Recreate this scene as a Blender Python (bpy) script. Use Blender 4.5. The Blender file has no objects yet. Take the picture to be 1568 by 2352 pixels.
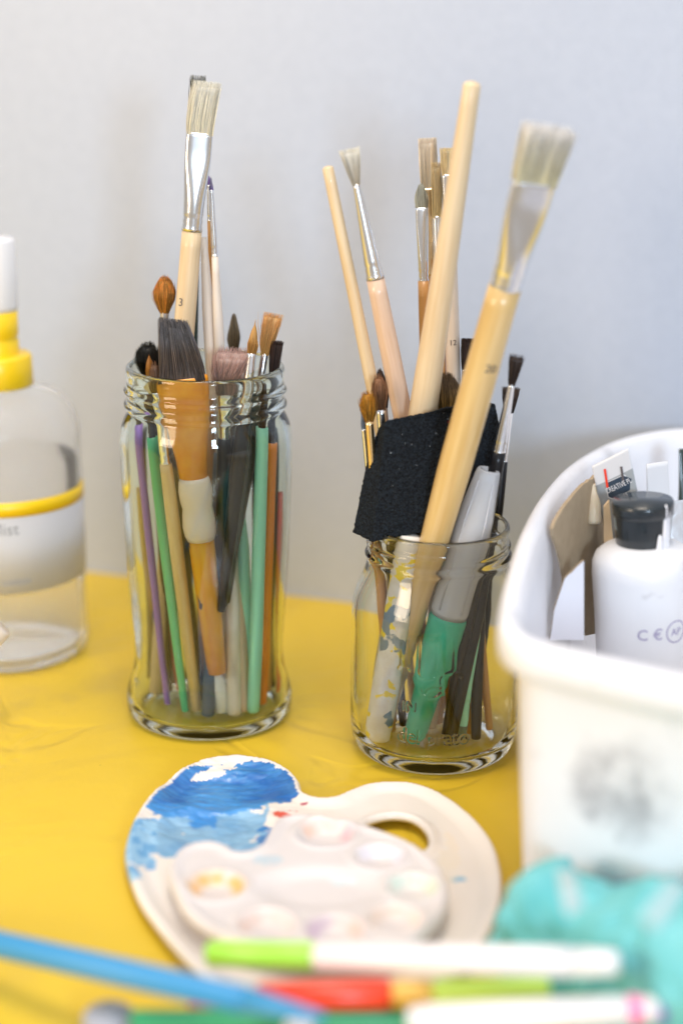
import bpy, bmesh, math, random
from mathutils import Vector, Matrix, noise
from mathutils.geometry import delaunay_2d_cdt
from mathutils.bvhtree import BVHTree

sc = bpy.context.scene
COL = sc.collection
RAD = math.radians
random.seed(7)

# ---------------------------------------------------------------- camera, light, exposure
CAM_H, CAM_PITCH, CAM_ROLL, FPX = 0.333, RAD(17), 0.010, 4000.0
cam_d = bpy.data.cameras.new("camera")
cam = bpy.data.objects.new("camera", cam_d); COL.objects.link(cam)
cam_d.sensor_fit = 'VERTICAL'; cam_d.sensor_height = 36; cam_d.sensor_width = 24
cam_d.lens = 36 * FPX / 2352.0
cam_d.clip_start = 0.02; cam_d.clip_end = 30
CAM_M = Matrix.Translation((0, 0, CAM_H)) @ Matrix.Rotation(RAD(90) - CAM_PITCH, 4, 'X') @ Matrix.Rotation(CAM_ROLL, 4, 'Z')
cam.matrix_world = CAM_M
cam_d.dof.use_dof = True
cam_d.dof.focus_distance = 0.762
cam_d.dof.aperture_fstop = 2.9
sc.camera = cam

w = bpy.data.worlds.new("World"); sc.world = w; w.use_nodes = True
nt = w.node_tree; nt.nodes.clear()
wo = nt.nodes.new('ShaderNodeOutputWorld'); bg = nt.nodes.new('ShaderNodeBackground')
tc = nt.nodes.new('ShaderNodeTexCoord'); sep = nt.nodes.new('ShaderNodeSeparateXYZ')
rmp = nt.nodes.new('ShaderNodeValToRGB')
mr = nt.nodes.new('ShaderNodeMapRange'); mr.inputs[1].default_value = -1; mr.inputs[2].default_value = 1
nt.links.new(tc.outputs['Generated'], sep.inputs[0]); nt.links.new(sep.outputs['Z'], mr.inputs[0]); nt.links.new(mr.outputs[0], rmp.inputs[0])
e = rmp.color_ramp.elements
e[0].position = 0.45; e[0].color = (0.42, 0.37, 0.32, 1)
e[1].position = 0.85; e[1].color = (0.83, 0.88, 0.96, 1)
nt.links.new(rmp.outputs[0], bg.inputs[0]); nt.links.new(bg.outputs[0], wo.inputs[0])
bg.inputs[1].default_value = 0.80

def area(name, loc, target, size, power, color, sy=None):
    l = bpy.data.lights.new(name, 'AREA'); l.size = size; l.energy = power; l.color = color
    l.cycles.is_caustics_light = True
    if sy: l.shape = 'RECTANGLE'; l.size_y = sy
    o = bpy.data.objects.new(name, l); COL.objects.link(o); o.location = loc
    o.rotation_euler = (Vector(target) - Vector(loc)).to_track_quat('-Z', 'Y').to_euler()
    return o
area("side_window_light", (-.95, 0.00, 0.42), (0.02, .80, .02), 0.40, 5.5, (1.0, 0.80, 0.58), 0.40)
area("front_window_light", (0.33, -0.62, 0.42), (-.02, .78, .16), 0.17, 6.5, (0.64, 0.81, 1.0), 0.20)
area("ceiling_lamp", (-0.02, 0.56, 1.20), (-.0, .66, 0), 0.40, 5.4, (1.0, 0.86, 0.70))

sc.view_settings.view_transform = 'Standard'; sc.view_settings.look = 'None'
sc.view_settings.gamma = 1; sc.view_settings.exposure = 0.43
sc.view_settings.use_curve_mapping = False
cy = sc.cycles
cy.max_bounces = 24; cy.transmission_bounces = 20; cy.transparent_max_bounces = 20
cy.diffuse_bounces = 5; cy.glossy_bounces = 8
cy.caustics_refractive = True; cy.caustics_reflective = False
cy.sample_clamp_indirect = 40.0
cy.use_denoising = True
try: cy.denoiser = 'OPENIMAGEDENOISE'
except Exception: pass

# ---------------------------------------------------------------- pixel helpers (photo space 1568 x 2352)
def ray(u, v):
    d = CAM_M.to_3x3() @ Vector(((u - 784) / FPX, -(v - 1176) / FPX, -1.0))
    return d
def on_z(u, v, z=0.0):
    d = ray(u, v); t = (z - CAM_H) / d.z
    return Vector((d.x * t, d.y * t, z))
def on_y(u, v, Y):
    d = ray(u, v); t = Y / d.y
    return Vector((d.x * t, Y, CAM_H + d.z * t))
INV = CAM_M.inverted()
def proj(p):
    q = INV @ Vector(p)
    return 784 + FPX * q.x / -q.z, 1176 - FPX * q.y / -q.z
def x_at(u, Y, z):
    lo, hi = -1.0, 1.0
    for _ in range(40):
        m = (lo + hi) / 2
        if proj((m, Y, z))[0] < u: lo = m
        else: hi = m
    return Vector(((lo + hi) / 2, Y, z))

# ---------------------------------------------------------------- materials
def mat(name, col, rough=0.5, **k):
    m = bpy.data.materials.new(name); m.use_nodes = True
    b = m.node_tree.nodes['Principled BSDF']
    b.inputs['Base Color'].default_value = (*col, 1); b.inputs['Roughness'].default_value = rough
    for kk, vv in k.items():
        key = {'metal': 'Metallic', 'trans': 'Transmission Weight', 'ior': 'IOR', 'coat': 'Coat Weight', 'alpha': 'Alpha',
               'sss': 'Subsurface Weight', 'sheen': 'Sheen Weight', 'spec': 'Specular IOR Level', 'aniso': 'Anisotropic'}[kk]
        b.inputs[key].default_value = vv
    return m
def nodes(m):
    return m.node_tree, m.node_tree.nodes['Principled BSDF']
def add_noise(m, scale, cols, coord='Object', stretch=(1, 1, 1), detail=4, bump=0.0, dist=0.001, positions=(0.3, 0.7), rough=0.55, distort=0.0):
    nt, b = nodes(m)
    tc = nt.nodes.new('ShaderNodeTexCoord'); mp = nt.nodes.new('ShaderNodeMapping'); mp.inputs['Scale'].default_value = stretch
    n = nt.nodes.new('ShaderNodeTexNoise'); n.inputs['Scale'].default_value = scale; n.inputs['Detail'].default_value = detail
    n.inputs['Roughness'].default_value = rough; n.inputs['Distortion'].default_value = distort
    nt.links.new(tc.outputs[coord], mp.inputs[0]); nt.links.new(mp.outputs[0], n.inputs['Vector'])
    if cols:
        r = nt.nodes.new('ShaderNodeValToRGB')
        el = r.color_ramp.elements
        el[0].position = positions[0]; el[0].color = (*cols[0], 1); el[1].position = positions[1]; el[1].color = (*cols[1], 1)
        nt.links.new(n.outputs['Fac'], r.inputs[0]); nt.links.new(r.outputs[0], b.inputs['Base Color'])
    if bump:
        bp = nt.nodes.new('ShaderNodeBump'); bp.inputs['Strength'].default_value = bump; bp.inputs['Distance'].default_value = dist
        nt.links.new(n.outputs['Fac'], bp.inputs['Height']); nt.links.new(bp.outputs[0], b.inputs['Normal'])
    return m
def speckle(m, scale, col, thresh, coord='Object', stretch=(1, 1, 1), seed=0.0, soft=0.03, distort=0.5):
    """a real paint spatter mask mixed over the base colour"""
    nt, b = nodes(m)
    tc = nt.nodes.new('ShaderNodeTexCoord'); mp = nt.nodes.new('ShaderNodeMapping'); mp.inputs['Scale'].default_value = stretch
    mp.inputs['Location'].default_value = (seed, seed * .7, seed * .3)
    n = nt.nodes.new('ShaderNodeTexNoise'); n.inputs['Scale'].default_value = scale; n.inputs['Detail'].default_value = 5
    n.inputs['Distortion'].default_value = distort
    nt.links.new(tc.outputs[coord], mp.inputs[0]); nt.links.new(mp.outputs[0], n.inputs['Vector'])
    r = nt.nodes.new('ShaderNodeMapRange'); r.inputs[1].default_value = thresh; r.inputs[2].default_value = thresh + soft
    nt.links.new(n.outputs['Fac'], r.inputs[0])
    mx = nt.nodes.new('ShaderNodeMix'); mx.data_type = 'RGBA'
    nt.links.new(r.outputs[0], mx.inputs[0])
    src = b.inputs['Base Color']
    if src.is_linked: nt.links.new(src.links[0].from_socket, mx.inputs[6])
    else: mx.inputs[6].default_value = src.default_value
    mx.inputs[7].default_value = (*col, 1)
    nt.links.new(mx.outputs[2], b.inputs['Base Color'])
    return m
def wood(name, c0, c1, rough=0.42, coat=0.15):
    m = mat(name, c0, rough, coat=coat)
    return add_noise(m, 60, (c0, c1), stretch=(6, 6, .35), detail=6, bump=.15, dist=.0002, positions=(.32, .68))
M = {}
M['wood'] = wood('pale_wood', (.64, .46, .26), (.76, .60, .39))
M['wood_warm'] = wood('varnished_wood', (.60, .39, .14), (.70, .50, .23), .34, .35)
M['wood_pink'] = wood('rosy_wood', (.62, .40, .26), (.76, .56, .42), .3, .5)
M['wood_white'] = wood('bleached_wood', (.70, .60, .50), (.80, .71, .62))
M['wood_orange'] = wood('orange_wood', (.55, .25, .06), (.66, .36, .12), .35, .3)
for _k, _c, _s in (('wood', (.50, .35, .20), 2), ('wood_warm', (.48, .28, .09), 5), ('wood_pink', (.55, .36, .24), 7), ('wood_white', (.55, .46, .38), 9)):
    speckle(M[_k], 55, _c, .63, stretch=(1, 1, .35), seed=_s, soft=.10)
    speckle(M[_k], 210, tuple(x * .45 for x in _c), .74, stretch=(1, 1, .6), seed=_s + 3, soft=.03)
M['metal'] = mat('ferrule_metal', (.80, .81, .83), .22, metal=1.0)
add_noise(M['metal'], 300, None, stretch=(1, 1, .2), bump=.08, dist=.0002)
M['metal_dull'] = mat('dull_ferrule', (.62, .60, .60), .34, metal=1.0)
M['metal_gold'] = mat('gold_ferrule', (.85, .62, .34), .25, metal=1.0)
M['black'] = mat('black_lacquer', (.007, .007, .009), .30, spec=.35)
M['dark_green'] = mat('dark_green_lacquer', (.012, .030, .024), .3, coat=.4)
M['olive'] = wood('olive_brown_wood', (.10, .075, .035), (.15, .115, .06))
M['mint'] = mat('mint_plastic', (.36, .82, .62), .35); M['purple'] = mat('purple_plastic', (.33, .16, .58), .35)
M['green'] = mat('green_plastic', (.08, .52, .24), .35); M['orange'] = mat('orange_plastic', (.90, .27, .03), .35)
M['red'] = mat('red_lacquer', (.60, .06, .04), .35); M['blue_dark'] = mat('navy_lacquer', (.03, .07, .22), .35)
M['teal_green'] = mat('emerald_plastic', (.015, .40, .235), .38, coat=.2)
add_noise(M['teal_green'], 70, ((.01, .33, .19), (.04, .48, .30)), bump=.3, dist=.0008)
M['dark_grey'] = mat('grey_plastic', (.10, .11, .13), .35)
M['orange_paint'] = mat('orange_painted_wood', (.80, .36, .03), .36, coat=.3)
add_noise(M['orange_paint'], 90, ((.80, .26, .006), (.90, .42, .03)), bump=.25, dist=.0006)
speckle(M['orange_paint'], 120, (.80, .60, .35), .72, seed=3)
M['amber_print'] = wood('amber_handle', (.74, .27, .0), (.82, .40, .01), .4, .0)
speckle(M['amber_print'], 160, (.10, .06, .08), .66, stretch=(1, 1, .6), seed=5)
M['clear_plastic'] = mat('translucent_plastic', (.93, .94, .98), .18, trans=.62, ior=1.25)
M['milky'] = mat('milky_rubber', (.80, .68, .58), .35, sss=.2)
b_ = M['milky'].node_tree.nodes['Principled BSDF']; b_.inputs['Subsurface Radius'].default_value = (.004, .003, .002); b_.inputs['Subsurface Scale'].default_value = 1
M['white'] = mat('white_plastic', (.80, .79, .80), .35)
M['cream'] = mat('cream_plastic', (.80, .72, .64), .35)
M['glass'] = mat('clear_glass', (.965, .985, .975), .0, trans=1.0, ior=1.40)
M['glass2'] = mat('greenish_glass', (.91, .975, .945), .0, trans=1.0, ior=1.40)

def attr_mat(name, rough=0.5, **k):
    m = mat(name, (.5, .5, .5), rough, **k)
    nt, b = nodes(m)
    a = nt.nodes.new('ShaderNodeAttribute'); a.attribute_name = 'Col'
    nt.links.new(a.outputs['Color'], b.inputs['Base Color'])
    return m
M['hair'] = attr_mat('bristle_hair', .45)
nt_, b = nodes(M['hair'])
tr_ = nt_.nodes.new('ShaderNodeBsdfTranslucent'); ms_ = nt_.nodes.new('ShaderNodeMixShader'); ms_.inputs[0].default_value = .38
nt_.links.new(b.inputs['Base Color'].links[0].from_socket, tr_.inputs[0])
nt_.links.new(b.outputs[0], ms_.inputs[1]); nt_.links.new(tr_.outputs[0], ms_.inputs[2])
nt_.links.new(ms_.outputs[0], [n for n in nt_.nodes if n.type == 'OUTPUT_MATERIAL'][0].inputs[0])

# ---------------------------------------------------------------- mesh helpers
def link(o, parent=None):
    COL.objects.link(o)
    if parent is not None: o.parent = parent
    return o
def mesh_obj(name, verts, faces, m=None, parent=None, smooth=True, mats=None, fmat=None, cols=None):
    me = bpy.data.meshes.new(name)
    me.from_pydata([tuple(v) for v in verts], [], faces)
    for mm in (mats or ([m] if m else [])): me.materials.append(mm)
    if fmat: me.polygons.foreach_set('material_index', fmat)
    if smooth: me.polygons.foreach_set('use_smooth', [True] * len(me.polygons))
    if cols:
        a = me.color_attributes.new('Col', 'FLOAT_COLOR', 'POINT')
        flat = []
        for c in cols: flat += [c[0], c[1], c[2], 1.0]
        a.data.foreach_set('color', flat)
    me.update()
    return link(bpy.data.objects.new(name, me), parent)
def tag(o, label, cat, group=None, kind=None):
    if label: o['label'] = label
    if cat: o['category'] = cat
    if group: o['group'] = group
    if kind: o['kind'] = kind
    return o
def empty(name, loc, label, cat, group=None, rot=None):
    o = bpy.data.objects.new(name, None); o.empty_display_size = .01; COL.objects.link(o)
    if rot is not None: o.matrix_world = Matrix.Translation(loc) @ rot.to_4x4()
    else: o.location = loc
    return tag(o, label, cat, group)
def loft(rings, cap0=True, cap1=True):
    """rings: lists of equally many points"""
    n = len(rings[0]); vs = [p for r in rings for p in r]; fs = []
    for i in range(len(rings) - 1):
        for j in range(n):
            k = (j + 1) % n
            fs.append((i * n + j, i * n + k, (i + 1) * n + k, (i + 1) * n + j))
    if cap0: fs.append(tuple(range(n - 1, -1, -1)))
    if cap1: fs.append(tuple((len(rings) - 1) * n + j for j in range(n)))
    return vs, fs
def circ(z, rx, ry=None, n=24, sq=1.0, dx=0, dy=0):
    ry = rx if ry is None else ry
    out = []
    for i in range(n):
        a = 2 * math.pi * i / n; c, s = math.cos(a), math.sin(a)
        out.append(Vector((dx + rx * math.copysign(abs(c) ** sq, c), dy + ry * math.copysign(abs(s) ** sq, s), z)))
    return out
def lathe(name, prof, m, parent=None, n=64, closed=False, loc=(0, 0, 0)):
    vs = []; fs = []
    for (r, z) in prof:
        r = max(r, 1e-5)
        for i in range(n):
            a = 2 * math.pi * i / n
            vs.append((loc[0] + r * math.cos(a), loc[1] + r * math.sin(a), loc[2] + z))
    for i in range(len(prof) - 1):
        for j in range(n):
            k = (j + 1) % n
            fs.append((i * n + j, i * n + k, (i + 1) * n + k, (i + 1) * n + j))
    if closed:
        L = len(prof) - 1
        for j in range(n):
            k = (j + 1) % n
            fs.append((L * n + j, L * n + k, k, j))
    return mesh_obj(name, vs, fs, m, parent)
def frame(A, B, yaw=0.0):
    z = (B - A).normalized()
    right = Vector((1, 0, 0)); x = (right - z * right.dot(z)).normalized()
    y = z.cross(x)
    x2 = x * math.cos(yaw) + y * math.sin(yaw); y2 = z.cross(x2)
    return Matrix((x2, y2, z)).transposed()
def smooth_interp(pts, n):
    """catmull-rom through (t, value) pairs, sampled n+1 times"""
    out = []
    for i in range(n + 1):
        t = pts[0][0] + (pts[-1][0] - pts[0][0]) * i / n
        j = 0
        while j < len(pts) - 2 and pts[j + 1][0] < t: j += 1
        a, b = pts[j], pts[j + 1]
        f = (t - a[0]) / max(b[0] - a[0], 1e-9)
        out.append((t, a[1] + (b[1] - a[1]) * f))
    return out
def text_mesh(txt, size):
    cu = bpy.data.curves.new('t', 'FONT'); cu.body = txt; cu.size = size; cu.align_x = 'CENTER'; cu.resolution_u = 3
    o = bpy.data.objects.new('t', cu)
    me = bpy.data.meshes.new_from_object(o)
    vs = [v.co.copy() for v in me.vertices]; fs = [tuple(p.vertices) for p in me.polygons]
    bpy.data.objects.remove(o); bpy.data.curves.remove(cu); bpy.data.meshes.remove(me)
    return vs, fs
def text_on_cyl(name, txt, size, r, phi, z, m, parent, rot=0.0, taper=0.0, thick=.00008):
    vs, fs = text_mesh(txt, size)
    if not vs: return None
    # subdivide long edges so the letters follow the curve
    bm = bmesh.new()
    bv = [bm.verts.new(v) for v in vs]
    for f in fs:
        try: bm.faces.new([bv[i] for i in f])
        except ValueError: pass
    bmesh.ops.triangulate(bm, faces=bm.faces[:])
    c, s = math.cos(rot), math.sin(rot)
    for v in bm.verts:
        x, y = v.co.x * c - v.co.y * s, v.co.x * s + v.co.y * c
        rr = r + taper * y + thick
        a = phi + x / max(r, 1e-4)
        v.co = Vector((rr * math.cos(a), rr * math.sin(a), z + y))
    me = bpy.data.meshes.new(name); bm.to_mesh(me); bm.free(); me.materials.append(m)
    return link(bpy.data.objects.new(name, me), parent)
M['ink'] = mat('faded_ink', (.12, .10, .10), .6); M['ink_purple'] = mat('violet_ink', (.35, .30, .48), .6); M['ink_grey'] = mat('grey_ink', (.36, .38, .42), .6)

# ---------------------------------------------------------------- brush builder
def t_of_v(A, B, v):
    lo, hi = 0.0, 1.0
    up = proj(B)[1] < proj(A)[1]
    for _ in range(36):
        m_ = (lo + hi) / 2; vv = proj(A.lerp(B, m_))[1]
        if (vv > v) == up: lo = m_
        else: hi = m_
    return (lo + hi) / 2

def hairs(name, parent, z0, L, rx, ry, tipx, tipy, n, c0, c1, thick=.00013, shape='flat', bulge=0.0, bend=(0, 0), jit=.06, messy=.05, seed=1, tipcol=None, stray=.03, slant=0.0):
    """a tuft of separate tapering hairs between root ellipse (rx, ry) and tip ellipse (tipx, tipy)"""
    rd = random.Random(seed); vs = []; fs = []; cs = []
    ST = 5
    # matted heart of the tuft
    NA, NS = 36, 9
    tones = [rd.uniform(.74, 1.12) for _ in range(NA)]
    for s in range(NS + 2):
        t = min(s / (NS), 1.0)
        for a_ in range(NA):
            a = 2 * math.pi * a_ / NA; cx, sx_ = math.cos(a), math.sin(a)
            if shape == 'flat': ux = math.copysign(abs(cx) ** .45, cx); uy = math.copysign(abs(sx_) ** .45, sx_)
            else: ux, uy = cx, sx_
            ends = {'flat': .93 + slant * ux, 'round': .80, 'point': .80, 'filbert': .93 - .40 * abs(ux) ** 2.2}[shape]
            top = L * ends * (1 - .05 * tones[(a_ * 7) % NA])
            sh = 1.0
            if s == NS + 1: sh = .72 if shape != 'flat' else .5; top *= (1.07 if shape != 'flat' else 1.0)
            b0 = Vector((ux * rx, uy * ry, z0 - L * .03)); b1 = Vector((ux * tipx * sh, uy * tipy * sh, z0 + top))
            p = b0.lerp(b1, t); k = math.sin(math.pi * min(t, 1) ** 1.45) * bulge
            p.x = p.x + ux * rx * k; p.y = p.y + uy * ry * k
            kk = 1.0 - (.08 if shape == 'flat' else .26) * t; p.x *= kk; p.y *= kk
            p.x += bend[0] * t * t; p.y += bend[1] * t * t
            vs.append(p); cc = [(c0[i] * (1 - t) + c1[i] * t) * tones[a_] for i in range(3)]
            if tipcol and t > .8: cc = [tipcol[i] * tones[a_] for i in range(3)]
            cs.append(cc)
    for s in range(NS + 1):
        for a_ in range(NA):
            k = (a_ + 1) % NA; fs.append((s * NA + a_, s * NA + k, (s + 1) * NA + k, (s + 1) * NA + a_))
    fs.append(tuple((NS + 1) * NA + a_ for a_ in range(NA)))
    for h in range(n):
        a = rd.random() * 2 * math.pi; q = rd.random() ** .38
        ux, uy = q * math.cos(a), q * math.sin(a)
        if shape == 'flat':
            ux = rd.uniform(-1, 1); uy = rd.choice((-1, 1)) * rd.random() ** .35; q = abs(ux)
            ln = L * (1 - rd.random() ** 2 * jit * 2 + slant * ux)
        elif shape == 'round': ln = L * (1 - .30 * q * q - rd.random() * jit)
        elif shape == 'point': ln = L * (1 - .50 * q - rd.random() * jit)
        else: ln = L * (1 - .42 * abs(ux) ** 2.2 - rd.random() * jit)
        wild = 3.5 if rd.random() < stray else 1.0
        jx, jy = rd.gauss(0, messy) * wild, rd.gauss(0, messy) * wild
        base = Vector((ux * rx, uy * ry, z0 - L * .04))
        tip = Vector((ux * tipx + jx * max(tipx, rx * .6), uy * tipy + jy * max(tipx, rx * .6), z0 + ln))
        curl = Vector((rd.gauss(0, 1), rd.gauss(0, 1), 0)) * L * .012 * (1 + messy * 6)
        tone = rd.uniform(.70, 1.36) if sum(c1) > 1.2 else rd.choice((.45, .8, 1.0, 1.3, 1.9))
        i0 = len(vs)
        for s in range(ST):
            t = s / (ST - 1)
            p = base.lerp(tip, t)
            k = math.sin(math.pi * min(t, 1) ** 1.45) * bulge
            p.x += ux * rx * k; p.y += uy * ry * k
            p += curl * math.sin(math.pi * t)
            p.x += bend[0] * t * t; p.y += bend[1] * t * t
            th = thick * (1 - .75 * t ** 2)
            ca = rd.random() if s == 0 else ca
            for j in range(3):
                aa = ca * 6.28 + j * 2.094
                vs.append(p + Vector((math.cos(aa) * th, math.sin(aa) * th, 0)))
                cc = [(c0[i] * (1 - t) + c1[i] * t) * tone for i in range(3)]
                if tipcol and t > .74: cc = [tipcol[i] * tone for i in range(3)]
                cs.append(cc)
        for s in range(ST - 1):
            for j in range(3):
                k = (j + 1) % 3; o_ = i0 + s * 3
                fs.append((o_ + j, o_ + k, o_ + 3 + k, o_ + 3 + j))
    return mesh_obj(name, vs, fs, M['hair'], parent, cols=cs)

def handle_mesh(name, parent, z0, z1, prof, m, n=20, steps=28, seed=0):
    rings = []
    L = z1 - z0
    for t, r in smooth_interp(prof, steps):
        rings.append(circ(z0 + L * t, r, n=n))
    r0 = prof[0][1]
    rings = [circ(z0 - r0 * .45, r0 * .35, n=n), circ(z0 - r0 * .33, r0 * .72, n=n), circ(z0 - r0 * .12, r0 * .93, n=n)] + rings
    vs, fs = loft(rings)
    return mesh_obj(name, vs, fs, m, parent)

def ferrule_mesh(parent, z0, z1, r0, wx, wy, m, n=32, neck=None):
    rings = []; L = z1 - z0; N = 30
    def S(t): t = min(max(t, 0), 1); return t * t * (3 - 2 * t)
    flat = abs(wx - wy) > .0004
    for i in range(N + 1):
        t = i / N
        if flat:
            f = S((t - .25) / .58); fx = S((t - .15) / .68)
        else: f = fx = t
        rx = r0 * (1 - fx) + wx * fx; ry = r0 * (1 - f) + wy * f
        for c in (.07, .13):
            d = abs(t - c)
            if d < .018: rx -= .00028; ry -= .00028
        sq = 1 - (.45 * f if flat else 0)
        rings.append(circ(z0 + L * t, rx, ry, n=n, sq=sq))
    top = rings[-1]
    rings.append(circ(z1, max(wx - .0003, .0003), max(wy - .0003, .0002), n=n, sq=1 - (.45 if flat else 0)))
    rings.append(circ(z1 - .002, max(wx - .0003, .0003), max(wy - .0003, .0002), n=n, sq=1 - (.45 if flat else 0)))
    vs, fs = loft(rings)
    return mesh_obj('ferrule', vs, fs, m, parent)

JARCHK = []
def brush(label, A, B, vF0=None, vF1=None, h=(.002, .004, .003), hm='wood', fm='metal', fer=(.003, .006, .002), yaw=0.0, br=None, group=None, name='paintbrush', hname='handle', cat='paintbrush'):
    """A = handle end, B = bristle tip; vF0 / vF1 = photo rows of the two ferrule ends; h = radius at end, belly, ferrule"""
    A = Vector(A); B = Vector(B); L = (B - A).length
    root = empty(name, A, label, cat, group, rot=frame(A, B, yaw))
    JARCHK.append((label, A, B, max(h)))
    t0 = t_of_v(A, B, vF0) if vF0 is not None else 1.0
    t1 = t_of_v(A, B, vF1) if vF1 is not None else 1.0
    handle_mesh(hname, root, 0, L * t0, [(0, h[0]), (.62, h[1]), (.85, h[1] * .97), (1, h[2])], M[hm])
    if vF0 is not None:
        ferrule_mesh(root, L * t0 - .0006, L * t1, fer[0], fer[1], fer[2], M[fm])
        if br:
            k = dict(br)
            sx = k.pop('tip', (fer[1], fer[2]))
            hairs('bristles', root, L * t1, L * (1 - t1), fer[1] * .97, fer[2] * .93, sx[0], sx[1], k.pop('n', 300), k.pop('c0'), k.pop('c1'), seed=len(JARCHK), **k)
    return root
def px(w_): return w_ * 1e-4      # radius in metres of something w_ photo pixels wide at 0.8 m

# ---------------------------------------------------------------- setting: table and wall
def wall_line(x): return .9195 - .320 * x
cloth_m = mat('yellow_oilcloth', (.72, .49, .03), .42, spec=.5)
nt_, b = nodes(cloth_m)
b.inputs['Coat Roughness'].default_value = .3
tcn = nt_.nodes.new('ShaderNodeTexCoord')
n1 = nt_.nodes.new('ShaderNodeTexNoise'); n1.inputs['Scale'].default_value = 9; n1.inputs['Detail'].default_value = 3; n1.inputs['Distortion'].default_value = .8
n2 = nt_.nodes.new('ShaderNodeTexNoise'); n2.inputs['Scale'].default_value = 60; n2.inputs['Detail'].default_value = 5
mp = nt_.nodes.new('ShaderNodeMapping'); mp.inputs['Scale'].default_value = (1, .35, 1); mp.inputs['Rotation'].default_value = (0, 0, .5)
vo = nt_.nodes.new('ShaderNodeTexVoronoi'); vo.feature = 'DISTANCE_TO_EDGE'; vo.inputs['Scale'].default_value = 7; vo.inputs['Randomness'].default_value = 1
mrr = nt_.nodes.new('ShaderNodeMapRange'); mrr.inputs[1].default_value = 0; mrr.inputs[2].default_value = .05; mrr.interpolation_type = 'SMOOTHSTEP'
nt_.links.new(tcn.outputs['Object'], mp.inputs[0])
nt_.links.new(tcn.outputs['Object'], n1.inputs['Vector']); nt_.links.new(tcn.outputs['Object'], n2.inputs['Vector'])
nm = nt_.nodes.new('ShaderNodeMix'); nm.data_type = 'VECTOR'; nm.inputs[0].default_value = .18
nt_.links.new(mp.outputs[0], nm.inputs[4]); nt_.links.new(n1.outputs['Color'], nm.inputs[5])
nt_.links.new(nm.outputs[1], vo.inputs['Vector']); nt_.links.new(vo.outputs[0], mrr.inputs[0])
bp1 = nt_.nodes.new('ShaderNodeBump'); bp1.inputs['Strength'].default_value = .8; bp1.inputs['Distance'].default_value = .006
bp2 = nt_.nodes.new('ShaderNodeBump'); bp2.inputs['Strength'].default_value = .3; bp2.inputs['Distance'].default_value = .0012
speckle(cloth_m, 16, (.64, .43, .05), .60, seed=4, soft=.10, distort=.3)
speckle(cloth_m, 130, (.46, .32, .05), .735, seed=8, soft=.02)
bp3 = nt_.nodes.new('ShaderNodeBump'); bp3.inputs['Strength'].default_value = .5; bp3.inputs['Distance'].default_value = .0012
nt_.links.new(n1.outputs['Fac'], bp1.inputs['Height']); nt_.links.new(n2.outputs['Fac'], bp2.inputs['Height'])
nt_.links.new(mrr.outputs[0], bp3.inputs['Height'])
nt_.links.new(bp1.outputs[0], bp2.inputs['Normal']); nt_.links.new(bp2.outputs[0], bp3.inputs['Normal'])
nt_.links.new(bp3.outputs[0], b.inputs['Normal']); nt_.links.new(bp3.outputs[0], b.inputs['Coat Normal'])
vs = []; fs = []
NX, NY = 90, 60
for j in range(NY + 1):
    for i in range(NX + 1):
        x = -1.5 + 3.0 * i / NX; y0 = .34; y1 = wall_line(x) - .0015
        y = y0 + (y1 - y0) * j / NY
        vs.append((x, y, 0))
for j in range(NY):
    for i in range(NX):
        a = j * (NX + 1) + i; fs.append((a, a + 1, a + NX + 2, a + NX + 1))
tag(mesh_obj('tabletop', vs, fs, cloth_m), None, None, kind='structure')

wall_m = mat('painted_wall', (.60, .62, .67), .42)
add_noise(wall_m, 160, ((.455, .51, .625), (.48, .535, .65)), detail=6, bump=.25, dist=.0006)
x0, x1 = -1.6, 1.6
vs = [(x0, wall_line(x0), -.3), (x1, wall_line(x1), -.3), (x1, wall_line(x1), 1.8), (x0, wall_line(x0), 1.8)]
vs += [(x + .02, y + .06, z) for x, y, z in vs]
fs = [(0, 1, 2, 3), (7, 6, 5, 4), (0, 4, 5, 1), (1, 5, 6, 2), (2, 6, 7, 3), (3, 7, 4, 0)]
tag(mesh_obj('wall', vs, fs, wall_m, smooth=False), None, None, kind='structure')

# ---------------------------------------------------------------- glass jars
TJ = x_at(482, .764, 0); SJ = x_at(994, .727, 0)
TSZ, SSZ = .168 / .163, .1066 / .0995
tall_out = [(.0, .0030), (.018, .0028), (.029, .0016), (.0335, .0004), (.0365, .0004), (.0388, .0022), (.0398, .0055), (.0399, .010), (.0386, .0155), (.0367, .0215),
            (.0355, .028), (.0354, .034), (.0361, .043), (.0370, .053), (.0380, .068), (.0388, .084), (.0394, .100), (.0398, .115), (.0400, .127), (.0398, .1325), (.0389, .1370), (.0372, .1405), (.0360, .1425),
            (.0358, .1434), (.0370, .1442), (.0376, .1455), (.0374, .1468), (.0362, .1478), (.0360, .1505), (.0368, .1518), (.0370, .1530), (.0362, .1545), (.0360, .1565), (.0364, .1585), (.0365, .1605), (.0362, .1622), (.0353, .1630), (.0344, .1628)]
tall_in = [(.0338, .1612), (.0335, .157), (.0335, .146), (.0343, .1415), (.0360, .1375), (.0371, .1325), (.0374, .126), (.0372, .115), (.0366, .098), (.0358, .080), (.0346, .062), (.0335, .047), (.0328, .036), (.0329, .028), (.0340, .021),
           (.0358, .0155), (.0368, .010), (.0362, .0070), (.0335, .0052), (.025, .0056), (.0, .0062)]
tj = empty('glass_jar', TJ, 'tall waisted glass jar crammed with brushes, standing on the left', 'jar', 'glass jars of brushes')
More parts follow.
